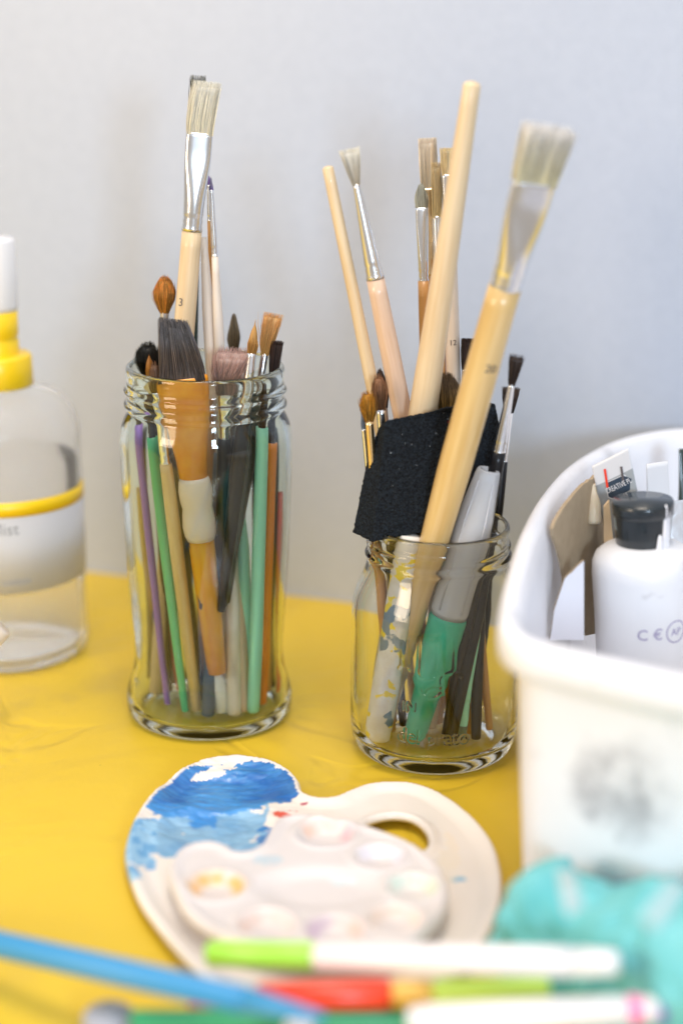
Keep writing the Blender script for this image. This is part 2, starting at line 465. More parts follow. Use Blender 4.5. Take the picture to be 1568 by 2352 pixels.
def jar_mesh(name, outp, inp, m, parent, n=220, bump=None):
    prof = outp + inp; vs = []; fs = []
    for idx, (r, z) in enumerate(prof):
        r = max(r, 2e-5)
        for i in range(n):
            a = 2 * math.pi * i / n
            rr = r
            if bump and idx < len(outp): rr = r + bump(a, z, r)
            vs.append((rr * math.cos(a), rr * math.sin(a), z))
    for i in range(len(prof) - 1):
        for j in range(n):
            k = (j + 1) % n
            fs.append((i * n + j, i * n + k, (i + 1) * n + k, (i + 1) * n + j))
    return mesh_obj(name, vs, fs, m, parent)
def helix(a, z, z_base, pitch, start, span, amp, wid):
    """height of a screw lug that climbs round the neck"""
    d = (a - start) % (2 * math.pi)
    if d > span: return 0.0
    zc = z_base + pitch * d / (2 * math.pi)
    end = min(1, min(d, span - d) / .35)
    return amp * end * math.exp(-((z - zc) / wid) ** 2)
def tall_bump(a, z, r):
    if .148 < z < .160:
        return helix(a, z, .1535, -.0045, 4.2, 2.6, .0007, .0010) + helix(a, z, .1535, -.0045, 1.0, 2.8, .0007, .0010)
    return 0.0
def dens(prof, z0, z1, step):
    out = []
    for a, b2 in zip(prof, prof[1:]):
        out.append(a)
        if abs(b2[1] - a[1]) > step and min(a[1], b2[1]) >= z0 - 1e-6 and max(a[1], b2[1]) <= z1 + 1e-6:
            k = int(abs(b2[1] - a[1]) / step)
            for i in range(1, k + 1):
                f = i / (k + 1); out.append((a[0] + (b2[0] - a[0]) * f, a[1] + (b2[1] - a[1]) * f))
    out.append(prof[-1]); return out
def soften(prof, passes=1):
    for _ in range(passes):
        q = [prof[0]]
        for a, b2 in zip(prof, prof[1:]):
            q.append((a[0] * .75 + b2[0] * .25, a[1] * .75 + b2[1] * .25)); q.append((a[0] * .25 + b2[0] * .75, a[1] * .25 + b2[1] * .75))
        q.append(prof[-1]); prof = q
    return prof
jt = jar_mesh('glass_body', soften(tall_out), soften(tall_in), M['glass2'], tj, bump=tall_bump); jt.scale = (.975, .975, TSZ)

short_out = [(.0, .0042), (.016, .0038), (.025, .0022), (.0290, .0006), (.0325, .0004), (.0358, .0022), (.0378, .0058), (.0386, .0110), (.0388, .018), (.0388, .060),
             (.0386, .0650), (.0376, .0695), (.0358, .0738), (.0338, .0778), (.0325, .0812), (.0318, .0838), (.0322, .0848), (.0331, .0858), (.0332, .0868), (.0322, .0878), (.0315, .0888), (.0314, .0955), (.0317, .0968), (.0318, .0980), (.0314, .0990), (.0306, .0995), (.0298, .0990)]
short_in = [(.0293, .0975), (.0291, .094), (.0291, .086), (.0296, .0815), (.0312, .0765), (.0336, .0715), (.0355, .0670), (.0363, .062), (.0364, .050), (.0364, .018), (.0360, .0120), (.0345, .0082), (.030, .0062), (.018, .0066), (.0, .0070)]
# raised lettering on the outside of the body, cast in the glass
tvs, tfs = text_mesh("del prato", .0088)
def ring_poly(cx, cy, r0, r1, a0, a1, n=14):
    base = len(tvs)
    for i in range(n + 1):
        a = a0 + (a1 - a0) * i / n
        for r in (r0, r1): tvs.append(Vector((cx + r * math.cos(a) * 1.25, cy + r * math.sin(a), 0)))
    for i in range(n): tfs.append((base + 2 * i, base + 2 * i + 1, base + 2 * i + 3, base + 2 * i + 2))
v2, f2 = text_mesh("IN", .0062)
o_ = len(tvs); tvs += [Vector((v.x - .011, v.y + .0135, 0)) for v in v2]; tfs += [tuple(i + o_ for i in f) for f in f2]
for cx, cy, a0, a1, r in ((-.0125, .0375, .4, 5.4, .0022), (-.0135, .0310, 0, 3.2, .0018), (.0045, .0335, 3.0, 7.6, .0028), (-.0035, .0315, 1.0, 5.6, .0030), (.0075, .0275, .2, 3.6, .0034), (-.0015, .0240, 3.2, 6.6, .0034), (.0000, .0215, 0, 3.0, .0026)):
    ring_poly(cx, cy, r, r + .0008, a0, a1)
bvh = BVHTree.FromPolygons([tuple(v) for v in tvs], tfs)
TXT_A = -math.pi / 2 - .06
def letter(a, z):
    x = (a - (TXT_A % (2 * math.pi))) * .0388
    if abs(x) > .03 or z < .011 or z > .062: return 0.0
    s = 0
    for dx, dz in ((0, 0), (.00022, 0), (-.00022, 0), (0, .00022), (0, -.00022)):
        if bvh.ray_cast(Vector((x + dx, z - .0165 + dz, 1)), Vector((0, 0, -1)))[0] is not None: s += 1
    return .00042 * s / 5
def short_bump(a, z, r):
    if .0875 < z < .0965:
        return helix(a, z, .0900, .0045, 5.05, 2.4, .0011, .00065) + helix(a, z, .0905, .0040, 2.6, 1.7, .0010, .0007) + helix(a, z, .0935, -.0012, 3.9, .95, .0009, .00060)
    if .011 < z < .062: return letter(a, z)
    return 0.0
sj = empty('glass_jar', SJ, 'short squat glass jar with raised cast lettering, standing right of centre', 'jar', 'glass jars of brushes')
so = dens(soften(short_out), .0110, .0610, .00036); so = dens(so, .0875, .0972, .00030)
js = jar_mesh('glass_body', so, soften(short_in), M['glass'], sj, n=560, bump=short_bump); js.scale = (.975, .975, SSZ)

# ---------------------------------------------------------------- brushes: tall jar
GT = 'brushes and sticks in the tall jar'; GS = 'brushes and sticks in the short jar'
def tb(u, dy, z=.0085): return x_at(u, TJ.y + dy, z)
def tt(u, v, dy): return on_y(u, v, TJ.y + dy)
def sb(u, dy, z=.0095): return x_at(u, SJ.y + dy, z)
def st(u, v, dy): return on_y(u, v, SJ.y + dy)
CREAM0, CREAM1 = (.86, .82, .68), (.97, .95, .88)
GOLD0, GOLD1 = (.60, .28, .05), (.72, .38, .08)
DARK0, DARK1 = (.022, .012, .008), (.05, .028, .018)

r = brush('tallest flat brush in the tall jar, pale bristles over a long crimped silver ferrule', tb(358, .004), tt(468, 186, .004), 527, 305, (.0035, px(48), px(44)), 'wood', 'metal', (px(45), px(58), .0024), .15,
          dict(c0=CREAM0, c1=CREAM1, n=620, jit=.05, tip=(px(58), .0035), messy=.07, bend=(.0018, 0), thick=.00014), GT)
L_ = (tt(468, 186, .004) - tb(358, .004)).length
text_on_cyl('size_number', '3', .0050, px(47.5), RAD(-125), L_ * t_of_v(tb(358, .004), tt(468, 186, .004), 700), M['ink'], r, rot=0)
brush('thin dark green handled brush hiding behind the tallest flat brush, its grey tip above', tb(430, .020), tt(455, 172, .020), 470, 300, (.0015, px(22), px(20)), 'dark_green', 'metal_dull', (px(19), px(30), .002), 0,
      dict(c0=(.03, .05, .02), c1=(.22, .22, .18), n=200, tip=(px(34), .002)), GT)
brush('slim brush with a thin tan handle and purple tip just right of the tallest', tb(512, .016), tt(480, 400, .016), 506, 424, (.0012, px(14), px(13)), 'wood_orange', 'metal', (px(13), px(10), px(10)), 0,
      dict(c0=(.2, .1, .4), c1=(.3, .2, .55), n=90, tip=(.0004, .0004), shape='point'), GT)
brush('slim whitish handled brush with a long narrow bright ferrule and violet bristle tip', tb(545, .006), tt(484, 402, .006), 589, 436, (.0015, px(24), px(15)), 'wood_white', 'metal', (px(15), px(9), px(9)), 0,
      dict(c0=(.22, .14, .45), c1=(.45, .42, .5), n=110, tip=(.0005, .0005), shape='point'), GT)
r = brush('plain bleached stick with a red paint smear between the tallest brush and its slim neighbours', tb(532, .010), tt(468, 545, .010), None, None, (.0024, px(28), px(14)), 'wood_white', group=GT, cat='stick', name='wooden_stick', hname='shaft')
_A, _B = tb(532, .010), tt(468, 545, .010); _z = (_B - _A).length * t_of_v(_A, _B, 690)
v_, f_ = loft([circ(_z - .0062 + .0124 * k / 10, .00035 + .00075 * math.sin(math.pi * k / 10), .0005, n=12, dx=.0002 + .0002 * math.sin(k * 1.3), dy=-.00175) for k in range(11)])
mesh_obj('paint_smear', v_, f_, M['red'], r)
brush('round mop brush with an egg shaped orange tuft left of the tallest brush', tb(372, .012), tt(379, 629, .012), 760, 716, (.0015, px(22), px(20)), 'wood', 'metal_dull', (px(19), px(20), px(20)), 0,
      dict(c0=(.44, .19, .03), c1=(.66, .32, .06), n=620, tip=(px(40), px(40)), shape='round', bulge=.95, messy=.05, thick=.00017), GT)
# the big splayed brush in front
A8, B8 = tb(509, -.020), tt(403, 733, -.0200)
r8 = empty('paintbrush', A8, 'stubby brush with dark splayed bristles, orange ferrule and milky grip in the tall jar', 'paintbrush', GT, rot=frame(A8, B8, .05))
L8 = (B8 - A8).length
def z8(v): return L8 * t_of_v(A8, B8, v)
JARCHK.append(('T8', A8, B8, .004))
hairs('bristles', r8, z8(868), L8 - z8(868), px(100), .0050, px(56), .004, 1500, (.10, .075, .065), (.20, .15, .12), thick=.00020, bend=(-.0012, -.001), messy=.06, jit=.12, tipcol=(.20, .19, .20), seed=3, slant=-.05)
ring8 = []
for v, rx, ry in ((866, 110, 56), (872, 112, 58), (905, 110, 62), (960, 100, 68), (1010, 84, 70), (1050, 70, 64), (1096, 62, 60)): ring8.append(circ(z8(v), px(rx), px(ry), n=32))
ring8.reverse(); v_, f_ = loft(ring8); mesh_obj('ferrule', v_, f_, M['orange_paint'], r8)
ring8 = []
for v, rx in ((1094, 62), (1104, 70), (1125, 75), (1150, 72), (1164, 66), (1180, 71), (1205, 75), (1225, 70), (1238, 60)): ring8.append(circ(z8(v), px(rx), n=32))
ring8.reverse(); v_, f_ = loft(ring8); mesh_obj('grip', v_, f_, M['milky'], r8)
ring8 = []
for v, rx in ((1236, 58), (1300, 56), (1400, 52), (1480, 47), (1542, 42)): ring8.append(circ(z8(v), px(rx), n=32))
ring8.reverse(); v_, f_ = loft(ring8); mesh_obj('handle', v_, f_, M['amber_print'], r8)
v_, f_ = loft([circ(0, .0028, n=24), circ(.0004, .0033, n=24), circ(z8(1580), px(34), n=24), circ(z8(1562), px(28), n=24), circ(z8(1540), px(20), n=24)])
mesh_obj('end_cap', v_, f_, M['white'], r8)
text_on_cyl('printed_word', 'STUDIO', .0042, px(25), RAD(-90), z8(1370), M['ink'], r8, rot=RAD(90)) if False else None

brush('black fluffy brush tuft bunched against the left rim of the tall jar', tb(400, .014), tt(338, 782, .010), 905, 858, (.0015, px(24), px(22)), 'olive', 'metal_dull', (px(22), px(34), .004), 0,
      dict(c0=(.008, .008, .007), c1=(.02, .02, .018), n=600, tip=(px(48), .006), shape='round', messy=.13, bulge=.4, thick=.00018), GT)
brush('small rusty orange tuft inside the left rim, in front of the black fluffy one', tb(392, .004), tt(342, 808, -.004), 905, 862, (.0012, px(18), px(16)), 'black', 'metal_dull', (px(16), px(20), .002), 0,
      dict(c0=GOLD0, c1=(.45, .18, .03), n=160, tip=(.0006, .0006), shape='point', bulge=.4), GT)
brush('natural wood brush whose small brown tuft peeps over the left rim', tb(452, -.018), tt(353, 826, -.020), 1064, 900, (px(24), px(31), px(27)), 'wood_warm', 'metal', (px(23), px(20), px(18)), 0,
      dict(c0=(.16, .08, .04), c1=(.26, .14, .08), n=260, tip=(px(22), .002), shape='round', bulge=.2), GT)
brush('dusty pink splayed brush head at the middle of the tall jar rim', on_y(506, 1392, TJ.y - .008), tt(520, 806, -.012), 1010, 900, (.002, px(34), px(30)), 'black', 'metal', (px(28), px(34), .0028), 0,
      dict(c0=(.50, .34, .30), c1=(.78, .56, .49), n=900, tip=(px(78), .009), shape='flat', messy=.14, jit=.2, bend=(.003, 0), thick=.00018), GT)
brush('olive brown filbert tuft behind the pink brush in the tall jar', tb(545, .018), tt(537, 720, .018), 880, 806, (.0015, px(22), px(18)), 'olive', 'metal', (px(17), px(18), .002), 0,
      dict(c0=(.20, .15, .08), c1=(.34, .26, .16), n=420, tip=(px(20), .002), shape='filbert', bulge=.45), GT)
brush('pointed golden brown brush on a plain silver ferrule by the tall right rim', on_y(508, 1400, TJ.y - .0235), tt(588, 727, -.018), 960, 811, (.0018, px(34), px(28)), 'black', 'metal', (px(26), px(20), px(18)), 0,
      dict(c0=(.42, .20, .04), c1=(.75, .42, .12), n=420, tip=(.0004, .0004), shape='point', bulge=.55, thick=.00014), GT)
brush('fluffy golden flat tuft behind the pointed golden brush', on_y(514, 1388, TJ.y - .020), tt(624, 718, .002), 905, 812, (.0016, px(34), px(22)), 'dark_green', 'metal', (px(17), px(18), .0018), 0,
      dict(c0=(.55, .30, .08), c1=(.85, .52, .20), n=520, tip=(px(42), .004), shape='flat', messy=.10, jit=.14, bend=(.0008, 0)), GT)
brush('dark brown stubby brush tilting over the right rim, on an orange plastic handle', tb(601, -.010), tt(631, 783, -.004), 1017, 862, (.0020, px(25), px(25)), 'orange', 'black', (px(17), px(16), .0016), .3,
      dict(c0=(.035, .018, .013), c1=(.06, .032, .024), n=420, tip=(px(24), .002), shape='flat', jit=.06, bend=(.0012, 0)), GT)
brush('purple plastic handled brush against the left side of the tall jar', tb(386, -.012), tt(304, 900, .004), 985, 940, (.0014, px(19), px(19)), 'purple', 'black', (px(16), px(14), px(12)), 0,
      dict(c0=DARK0, c1=DARK1, n=120, tip=(.0007, .0007), shape='point'), GT)
brush('green plastic handled brush between the purple and the natural wood handles', tb(426, -.020), tt(338, 905, -.010), 1008, 935, (.0016, px(26), px(24)), 'green', 'black', (px(17), px(15), px(13)), 0,
      dict(c0=DARK0, c1=(.12, .04, .02), n=120, tip=(.001, .001), shape='point'), GT)
brush('olive brown handled brush behind the natural wood handle in the tall jar', tb(466, -.006), tt(372, 905, -.002), 1042, 950, (.0016, px(26), px(22)), 'olive', 'metal_dull', (px(20), px(17), px(15)), 0,
      dict(c0=DARK0, c1=DARK1, n=120, tip=(.001, .001), shape='point'), GT)
brush('longer mint green handled brush leaning toward the right side of the tall jar', tb(580, -.019), tt(604, 870, -.016), 985, 925, (.0028, px(29), px(26)), 'mint', 'black', (px(17), px(15), px(12)), 0,
      dict(c0=DARK0, c1=DARK1, n=120, tip=(.001, .001), shape='point'), GT)
brush('shorter mint green stick beside the longer mint handle', tb(572, -.012), tt(556, 1190, -.008), None, None, (.0030, px(27), px(16)), 'mint', group=GT, cat='stick', name='plastic_stick', hname='shaft')
brush('pale bleached stick left of the mint sticks in the tall jar', tb(537, -.022), tt(530, 1230, -.006), None, None, (.0032, px(36), px(16)), 'wood_white', group=GT, cat='stick', name='wooden_stick', hname='shaft')
brush('second pale stick squeezed between the bleached one and the mint sticks', tb(556, -.018), tt(546, 1230, -.004), None, None, (.0030, px(32), px(14)), 'wood_pink', group=GT, cat='stick', name='wooden_stick', hname='shaft')
brush('short red lacquered stick between the purple and green handles', tb(413, .006), tt(384, 1380, .006), None, None, (.0018, px(20), px(14)), 'red', group=GT, cat='stick', name='wooden_stick', hname='shaft')
brush('navy blue stick end low behind the purple handle', tb(372, .010), tt(352, 1400, .014), None, None, (.0018, px(18), px(14)), 'blue_dark', group=GT, cat='stick', name='wooden_stick', hname='shaft')
brush('dark grey handled brush right behind the amber handle in the tall jar', tb(478, -.024, .0085), tt(515, 870, .012), 1040, 940, (.0030, px(36), px(32)), 'dark_grey', 'metal', (px(24), px(18), px(14)), 0,
      dict(c0=DARK0, c1=DARK1, n=120, tip=(.001, .001), shape='point'), GT)
brush('glossy black handled brush tucked right of centre in the tall jar', on_y(520, 1380, TJ.y - .014), tt(566, 850, -.006), 1010, 920, (.0020, px(44), px(38)), 'black', 'metal', (px(24), px(18), px(14)), 0,
      dict(c0=DARK0, c1=DARK1, n=120, tip=(.001, .001), shape='point'), GT)
brush('burnt orange stick behind the orange handle low at the right of the tall jar', tb(615, .006), tt(618, 1080, .006), None, None, (.0018, px(20), px(14)), 'wood_orange', group=GT, cat='stick', name='wooden_stick', hname='shaft')

EX = [('dark brown stick at the very back left of the tall jar', 330, .022, 322, 1000, .018, 'olive', 24), ('varnished stick behind the purple handle, leftmost in the tall jar', 352, .018, 318, 1120, .010, 'wood_warm', 26),
      ('black stick between the purple and green handles in the tall jar', 400, .016, 345, 950, .012, 'black', 22), ('rosy stick behind the milky grip in the tall jar', 470, .020, 432, 900, .018, 'wood_pink', 28),
      ('black stick standing at the back behind the mint handles', 596, .018, 590, 960, .020, 'black', 24), ('dark green stick at the back right of the tall jar', 628, .012, 634, 990, .010, 'dark_green', 24),
      ('thin brown stick squeezed between the green and natural wood handles', 440, -.004, 380, 985, -.004, 'olive', 18), ('grey plastic stick behind the converging black handles', 560, .016, 548, 930, .016, 'dark_grey', 26),
      ('slim pale stick standing at the very back between the mint and orange handles', 610, .020, 612, 1000, .022, 'wood_white', 20), ('slim red stick at the back right of the tall jar', 640, .004, 646, 1130, .002, 'red', 16),
      ('ochre stick behind the amber handle low in the tall jar', 495, .012, 482, 930, .008, 'wood_orange', 26)]
for l_, ub, db, ut_, vt, dt_, m_, wd in EX:
    brush(l_, tb(ub, db), tt(ut_, vt, dt_), None, None, (px(wd * .7), px(wd), px(wd * .8)), m_, group=GT, cat='stick', name='wooden_stick', hname='shaft')
# ---------------------------------------------------------------- brushes: short jar
# standing head down: A (handle end) is at the top
brush('thin wooden brush handle end up, leftmost in the short jar', st(753, 387, .012), sb(1008, .014), 1500, 1600, (px(24), px(31), px(24)), 'wood', 'metal', (px(22), px(20), .0018), 0,
      dict(c0=DARK0, c1=DARK1, n=100, tip=(.002, .002)), GS)
brush('thickest plain wooden handle standing end up above the black foam', st(1083, 196, -.012), sb(868, .016), 1420, 1560, (px(36), px(64), px(56)), 'wood', 'metal_dull', (px(50), px(54), .002), 0,
      dict(c0=CREAM0, c1=CREAM1, n=150, tip=(.004, .002)), GS)
brush('brush with a small cream bristle fan, long conical silver ferrule and rosy handle', sb(1062, .018), st(801, 341, .010), 637, 423, (.0024, px(44), px(39)), 'wood_pink', 'metal', (px(40), px(15), px(15)), 0,
      dict(c0=(.50, .44, .34), c1=CREAM1, n=330, tip=(px(44), .002), shape='flat', jit=.04, messy=.03), GS)
A5, B5 = sb(880, .002), st(1262, 289, -.058)
r5 = brush('wide flat brush with white bristles and broad shiny ferrule leaning right across the foam', A5, B5, 659, 417, (px(38), px(71), px(66)), 'wood_warm', 'metal', (px(64), px(86), .0030), .22,
      dict(c0=(.84, .80, .58), c1=(.97, .95, .93), n=1100, tip=(px(98), .0038), shape='flat', jit=.05, messy=.05, thick=.00016), GS)
text_on_cyl('size_number', '20', .0050, px(71), RAD(-84), (B5 - A5).length * t_of_v(A5, B5, 838), M['ink'], r5)
brush('grey green filbert brush at the back left of the cluster behind the thick handle', sb(1000, .022), st(966, 421, .030), 645, 477, (.0018, px(28), px(25)), 'wood_orange', 'metal', (px(23), px(27), .0018), 0,
      dict(c0=(.60, .58, .46), c1=(.74, .73, .64), n=420, tip=(px(22), .002), shape='filbert', bulge=.2), GS)
brush('tall beige flat brush beside the grey green filbert, behind the thick handle', sb(1020, .024), st(981, 316, .040), 630, 432, (.0018, px(26), px(24)), 'wood_orange', 'metal_gold', (px(24), px(34), .002), 0,
      dict(c0=(.92, .82, .64), c1=(.97, .90, .80), n=420, tip=(px(38), .002), shape='flat', jit=.03, messy=.03), GS)
brush('slim brush with an olive tip and golden band glimpsed just left of the thick handle', sb(1030, .016), st(1000, 372, .028), 600, 496, (.0016, px(22), px(18)), 'wood_orange', 'metal', (px(18), px(20), .0016), 0,
      dict(c0=(.70, .56, .28), c1=(.85, .74, .50), n=220, tip=(px(20), .001), shape='flat'), GS)
A18, B18 = sb(1058, .020), st(1028, 339, .026)
r18 = brush('yellowish flat bristled brush with a pale numbered handle right behind the thick handle', A18, B18, 560, 400, (.0020, px(33), px(28)), 'wood_white', 'metal', (px(26), px(29), .002), 0,
      dict(c0=(.93, .80, .50), c1=(.97, .88, .64), n=420, tip=(px(34), .002), shape='flat', jit=.05), GS)
text_on_cyl('size_number', '12', .0034, px(33.5), RAD(-90), (B18 - A18).length * t_of_v(A18, B18, 790), M['ink'], r18)
brush('square dark brown brush on a bright ferrule between the thick handle and the wide brush', sb(1046, .010), st(1077, 778, .022), 960, 846, (.0018, px(28), px(24)), 'black', 'metal', (px(24), px(28), .0022), 0,
      dict(c0=(.045, .026, .022), c1=(.075, .045, .038), n=700, tip=(px(31), .003), shape='flat', jit=.05), GS)
brush('streaky tan and black mop brush rising behind the black foam', sb(985, .006), st(1030, 852, .006), 1010, 945, (.0020, px(36), px(32)), 'wood', 'metal', (px(32), px(52), .0045), 0,
      dict(c0=(.50, .32, .07), c1=(.26, .18, .11), n=1100, tip=(px(50), .005), shape='round', bulge=.35, messy=.06, bend=(-.001, 0), thick=.00018), GS)
A14, B14 = sb(1022, -.008), st(1187, 815, -.014)
brush('black handled brush with a small dark splayed tuft on a slender tapering ferrule', A14, B14, 1037, 882, (.0018, px(36), px(31)), 'black', 'metal', (px(30), px(13), px(13)), 0,
      dict(c0=(.035, .02, .015), c1=(.06, .038, .03), n=200, tip=(px(30), .0022), shape='flat', jit=.08, messy=.12, stray=.08, thick=.00010), GS)
brush('blurred dark brown tuft behind the slender ferrule of the black handled brush', sb(1090, .010), st(1174, 889, .026), 1060, 945, (.0016, px(24), px(20)), 'black', 'metal', (px(18), px(20), .002), 0,
      dict(c0=DARK0, c1=(.11, .07, .05), n=420, tip=(px(36), .003), shape='flat', messy=.1), GS)
brush('small amber bristled brush with golden ferrule, leftmost of the pair beside the foam', sb(900, -.004), st(842, 893, -.008), 1240, 967, (.0018, px(22), px(18)), 'wood_orange', 'metal_gold', (px(18), px(18), px(16)), 0,
      dict(c0=(.32, .15, .02), c1=(.60, .30, .03), n=330, tip=(px(27), .0022), shape='round', bulge=.35, messy=.20, stray=.08, thick=.00012), GS)
brush('small russet bristled brush with a steel ferrule, right one of the pair beside the foam', sb(925, .002), st(868, 855, .000), 1240, 940, (.0018, px(24), px(20)), 'black', 'metal', (px(20), px(20), px(18)), 0,
      dict(c0=(.20, .09, .04), c1=(.40, .20, .10), n=380, tip=(px(26), .0022), shape='round', bulge=.5, messy=.18, stray=.06, thick=.00012), GS)
brush('blurred umber tuft standing behind the russet bristled brush', sb(950, .018), st(871, 846, .016), 1050, 935, (.0018, px(22), px(18)), 'wood', 'metal_dull', (px(18), px(18), px(16)), 0,
      dict(c0=(.08, .05, .035), c1=(.14, .09, .07), n=300, tip=(px(24), .002), shape='filbert', bulge=.4), GS)
brush('blue tipped slim brush peeking out left of the amber bristled brush', sb(905, .006), st(829, 930, .000), 1100, 985, (.0014, px(16), px(14)), 'wood', 'metal', (px(12), px(10), px(10)), 0,
      dict(c0=(.20, .28, .40), c1=(.32, .42, .58), n=80, tip=(.0006, .0006), shape='point'), GS)

# black foam brush hanging its head over the rim
foam_m = mat('black_foam', (.006, .009, .013), .95, spec=.2)
nt_, b = nodes(foam_m)
tcn = nt_.nodes.new('ShaderNodeTexCoord'); vo = nt_.nodes.new('ShaderNodeTexVoronoi'); vo.inputs['Scale'].default_value = 1700
nz = nt_.nodes.new('ShaderNodeTexNoise'); nz.inputs['Scale'].default_value = 420; nz.inputs['Detail'].default_value = 4
bp = nt_.nodes.new('ShaderNodeBump'); bp.inputs['Strength'].default_value = 1.0; bp.inputs['Distance'].default_value = .0006
bq = nt_.nodes.new('ShaderNodeBump'); bq.inputs['Strength'].default_value = .8; bq.inputs['Distance'].default_value = .0008
rp = nt_.nodes.new('ShaderNodeValToRGB'); rp.color_ramp.elements[0].color = (.004, .0045, .006, 1); rp.color_ramp.elements[1].color = (.018, .025, .034, 1)
rp.color_ramp.elements[0].position = .15; rp.color_ramp.elements[1].position = .85
nt_.links.new(tcn.outputs['Object'], vo.inputs['Vector']); nt_.links.new(tcn.outputs['Object'], nz.inputs['Vector'])
nt_.links.new(vo.outputs['Distance'], bp.inputs['Height']); nt_.links.new(nz.outputs['Fac'], bq.inputs['Height']); nt_.links.new(bp.outputs[0], bq.inputs['Normal'])
nt_.links.new(bq.outputs[0], b.inputs['Normal']); nt_.links.new(vo.outputs['Color'], rp.inputs[0]); nt_.links.new(rp.outputs[0], b.inputs['Base Color'])
YF = SJ.y - .017
fb = empty('foam_brush', sb(985, .0), 'black foam brush with its wedge of foam resting over the short jar rim', 'foam brush', GS)
FO = fb.location
Pf = lambda u, v, Y: on_y(u, v, Y) - FO
front = [Pf(884, 967, YF), Pf(955, 956, YF - .0006), Pf(1022, 936, YF), Pf(1078, 928, YF + .007), Pf(1136, 926, YF + .014), Pf(1147, 985, YF + .014), Pf(1138, 1062, YF + .013), Pf(1060, 1200, YF + .010), Pf(1000, 1219, YF + .001), Pf(930, 1230, YF - .001), Pf(855, 1246, YF - .001), Pf(868, 1115, YF - .0005)]
back = [Pf(868, 984, YF + .012), Pf(935, 956, YF + .016), Pf(1018, 938, YF + .019), Pf(1078, 930, YF + .023), Pf(1133, 930, YF + .026), Pf(1143, 985, YF + .026), Pf(1134, 1058, YF + .025), Pf(1055, 1190, YF + .024), Pf(985, 1208, YF + .020), Pf(900, 1215, YF + .016), Pf(809, 1224, YF + .011), Pf(840, 1064, YF + .012)]
bm = bmesh.new()
fv = [bm.verts.new(p) for p in front]; bv = [bm.verts.new(p) for p in back]
nn = len(front)
for i in range(nn):
    j = (i + 1) % nn
    bm.faces.new((fv[i], fv[j], bv[j], bv[i]))
bm.faces.new(list(reversed(fv))); bm.faces.new(bv)
bmesh.ops.triangulate(bm, faces=bm.faces[:])
bmesh.ops.recalc_face_normals(bm, faces=bm.faces[:])
me = bpy.data.meshes.new('foam_head'); bm.to_mesh(me); bm.free(); me.materials.append(foam_m)
fo = link(bpy.data.objects.new('foam_head', me), fb)
md = fo.modifiers.new('r', 'REMESH'); md.mode = 'VOXEL'; md.voxel_size = .0005; md.use_smooth_shade = True
md = fo.modifiers.new('s', 'SMOOTH'); md.iterations = 3
tx = bpy.data.textures.new('foamcells', 'CLOUDS'); tx.noise_scale = .0011; tx.noise_depth = 2
md = fo.modifiers.new('d', 'DISPLACE'); md.texture = tx; md.strength = .0009; md.mid_level = .5; md.texture_coords = 'LOCAL'
hA, hB = Vector((0, 0, 0)), Pf(1040, 1190, YF + .018)
v_, f_ = loft([circ(0, .0030), circ(.002, .0034), circ((hB - hA).length, .0036)])
ho = mesh_obj('handle', v_, f_, M['wood'], fb); ho.matrix_local = Matrix.Translation(hA) @ frame(hA, hB).to_4x4()
# lint and paint flecks caught in the foam
rd = random.Random(4); vs = []; fs = []; fm_ = []
for i in range(30):
    if i < 12: u, v = rd.uniform(895, 1015), rd.uniform(975, 1200)
    else: u, v = rd.gauss(1035, 14), rd.uniform(945, 1060)
    Y = YF - .0009 if u < 1022 else YF - .0009 + (u - 1022) / 56 * .007
    c = Pf(u, v, Y); s = rd.uniform(.00007, .00018)
    o_ = len(vs)
    for k in range(5):
        a = k * 1.2566; vs.append(c + Vector((math.cos(a) * s * rd.uniform(.7, 1.6), -.0001, math.sin(a) * s)))
    vs.append(c + Vector((0, -.0003, 0))); vs.append(c + Vector((0, .0006, 0)))
    for k in range(5):
        fs.append((o_ + k, o_ + (k + 1) % 5, o_ + 5)); fs.append((o_ + (k + 1) % 5, o_ + k, o_ + 6))
    fm_ += [1 if i == 18 else 0] * 10
mesh_obj('paint_flecks', vs, fs, None, fb, mats=[mat('lint', (.55, .6, .65), .6), M['red']], fmat=fm_)

# translucent capped green brush pen
A7, B7 = sb(950, -.014, .0095), st(1122, 1078, -.016)
r7 = empty('brush_pen', A7, 'fat green brush pen with a long translucent hollow cap beside the wide brush handle', 'brush pen', GS, rot=frame(A7, B7))
L7 = (B7 - A7).length; JARCHK.append(('S7', A7, B7, .0045))
z7 = lambda v: L7 * t_of_v(A7, B7, v)
rs = []
for t, rr in ((0, .0022), (.01, .0038), (.05, .0050), (.25, .0056), (.42, .0062), (.47, .0078), (.52, .0074), (.58, .0078), (.80, .0080), (.97, .0083), (1, .0078)): rs.append(circ(z7(1412) * t, rr, n=36))
v_, f_ = loft(rs); mesh_obj('barrel', v_, f_, M['teal_green'], r7)
v_, f_ = loft([circ(z7(1412), .0066), circ(z7(1400), .0068), circ(z7(1360), .0060), circ(z7(1320), .0026), circ(z7(1180), .0014), circ(z7(1140), .0003)])
mesh_obj('nib', v_, f_, M['dark_grey'], r7)
cap_o = [(.0078, z7(1412)), (.0082, z7(1400)), (.0082, z7(1230)), (.0078, z7(1190)), (.0056, z7(1100)), (.0051, z7(1082)), (.0044, z7(1075))]
cap_i = [(.0031, z7(1078)), (.0033, z7(1100)), (.0066, z7(1190)), (.0072, z7(1230)), (.0074, z7(1410))]
lathe('cap', cap_o + cap_i, M['clear_plastic'], r7, n=48, closed=True)
